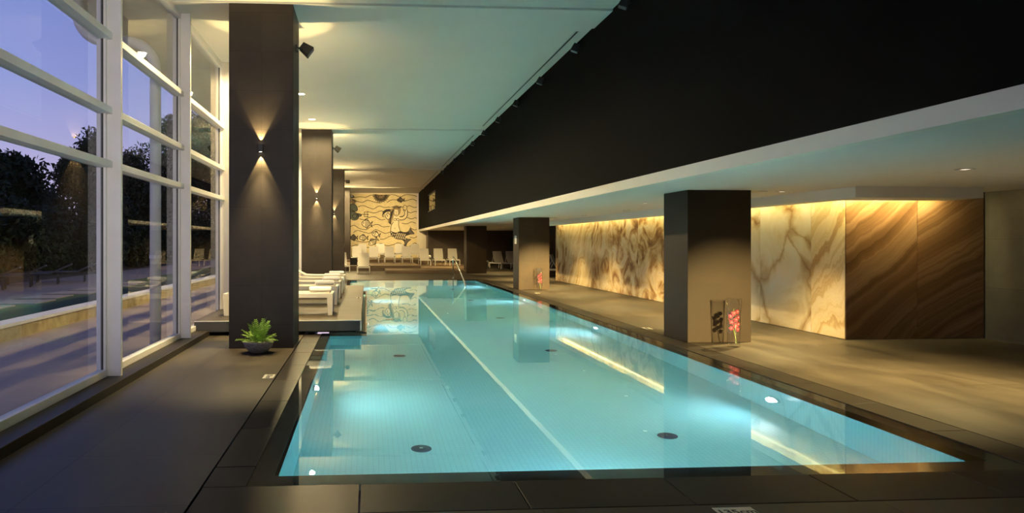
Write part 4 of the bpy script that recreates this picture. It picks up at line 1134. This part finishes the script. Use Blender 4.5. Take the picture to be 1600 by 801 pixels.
# mermaid
sk = MB()
torso = [(545, 345), (600, 342), (612, 400), (606, 450), (622, 515), (568, 530), (512, 515), (518, 450), (545, 410)]
fill(sk, torso, -0.012)
fill(sk, [(550, 270), (575, 262), (600, 280), (602, 320), (580, 342), (555, 330)], -0.0122)
fill(sk, [(612, 352), (660, 362), (692, 335), (698, 265), (672, 275), (678, 320), (650, 345), (612, 372)], -0.0121)
fill(sk, [(500, 330), (478, 300), (452, 310), (462, 355), (490, 380), (510, 360)], -0.0121)
me_ = sk.build('mermaid', M['ochre'], mz)
ml = MB()
for l, w_, cl in (([(545, 410), (520, 450), (512, 515)], 7, 0), ([(606, 395), (604, 450), (622, 515)], 7, 0), ([(550, 270), (550, 315), (565, 338), (590, 340), (603, 315), (602, 275)], 6, 0),
                  ([(612, 352), (650, 350), (672, 325), (668, 290), (655, 270)], 7, 0), ([(612, 388), (660, 385), (695, 355), (705, 310), (700, 270)], 8, 0),
                  ([(676, 218), (655, 235), (656, 262), (676, 275), (695, 262), (697, 236)], 6, 1), ([(676, 275), (684, 292)], 7, 0),
                  ([(500, 330), (480, 305), (468, 325), (480, 350)], 7, 0), ([(448, 320), (455, 355), (480, 382), (508, 372)], 7, 0),
                  ([(560, 372), (572, 370), (576, 386), (562, 396), (548, 388), (548, 376)], 5, 1), ([(592, 372), (604, 376), (604, 392), (590, 396), (580, 386), (582, 374)], 5, 1),
                  ([(556, 486), (560, 482), (562, 488)], 5, 0), ([(560, 290), (568, 288)], 4, 0), ([(582, 290), (592, 290)], 4, 0), ([(574, 295), (578, 310), (572, 312)], 4, 0), ([(566, 326), (578, 330), (588, 325)], 5, 0)):
    stroke(ml, l, w_, bool(cl))
ml.build('outline', M['line'], me_)
hr = MB(); random.seed(2)
fill(hr, [(545, 255), (575, 240), (610, 255), (600, 275), (560, 268), (548, 300), (545, 350), (528, 400), (512, 440), (492, 425), (480, 395), (510, 340), (505, 290), (520, 262)], -0.0135)
fill(hr, [(560, 262), (545, 240), (575, 222), (610, 235), (628, 262), (624, 300), (606, 330), (606, 285), (598, 266)], -0.0136)
hr.build('hair', M['hairfill'], me_)
hl = MB()
for k in range(16):
    s = (548 + 4 * k, 250 + abs(k - 8)); stroke(hl, [s, (s[0] + (k - 6) * 4, s[1] - 18), (s[0] + (k - 7) * 8, s[1] - 32 + abs(k - 8) * 3)], 3.5)
for k in range(9): stroke(hl, [(548 - 5 * k, 262 + 5 * k), (530 - 3 * k, 330 + 4 * k), (512 - 2 * k, 395 + 3 * k), (520 - 4 * k, 440 - 3 * k)], 3.5)
for k in range(9): stroke(hl, [(512, 266 + 3 * k), (465 - k, 268 + 4 * k), (428 - 1.5 * k, 290 + 7 * k), (420 + 3 * k, 300 + 7 * k)], 3.5)
hl.build('hair_strands', M['line'], me_)
tl = MB()
tail = [(512, 515), (568, 532), (622, 515), (660, 525), (705, 520), (735, 480), (735, 455), (752, 500), (785, 545), (745, 552), (715, 560), (680, 575), (700, 600), (748, 608), (710, 640), (690, 680), (668, 685), (668, 640), (640, 615), (590, 608), (545, 590), (515, 555)]
fill(tl, tail, -0.0125, k=4)
to = tl.build('tail', M['line'], me_)
ts = MB()
for i in range(8):
    for j in range(5):
        u = 522 + i * 22 + (11 if j % 2 else 0) + j * 4; v = 530 + j * 18 + i * 3.2
        if u > 690 or (j == 0 and i in (1, 2)) or v > 606: continue
        fill(ts, [(u - 8, v + 3), (u, v - 7), (u + 8, v + 3), (u, v + 6)], -0.0160, k=2)
ts.build('scales', M['ochre'], to)
tf = MB()
fill(tf, [(716, 520), (735, 478), (748, 515), (775, 543), (735, 545)], -0.0150, k=3); tf.build('tail_fin', M['greyfill'], to); tf = MB(); fill(tf, [(676, 610), (702, 608), (738, 612), (700, 638), (684, 672), (676, 660)], -0.0150, k=3)
tf.build('tail_fin', M['greyfill'], to)

# floor inlets
for x, y, s in ((0.53, 6.95, 'dark round inlet on the pool floor, front left'), (3.05, 7.1, 'dark round inlet on the pool floor, front right'),
                (0.53, 11.6, 'dark round inlet on the pool floor, second row left'), (3.1, 11.9, 'dark round inlet on the pool floor, second row right'),
                (0.53, 16.4, 'dark round inlet on the pool floor, third row left'), (3.1, 16.5, 'dark round inlet on the pool floor, third row right'),
                (3.1, 21.2, 'dark round inlet on the pool floor, fourth row right'), (3.1, 25.9, 'dark round inlet on the pool floor near the handrail')):
    inlet(x, y, s)
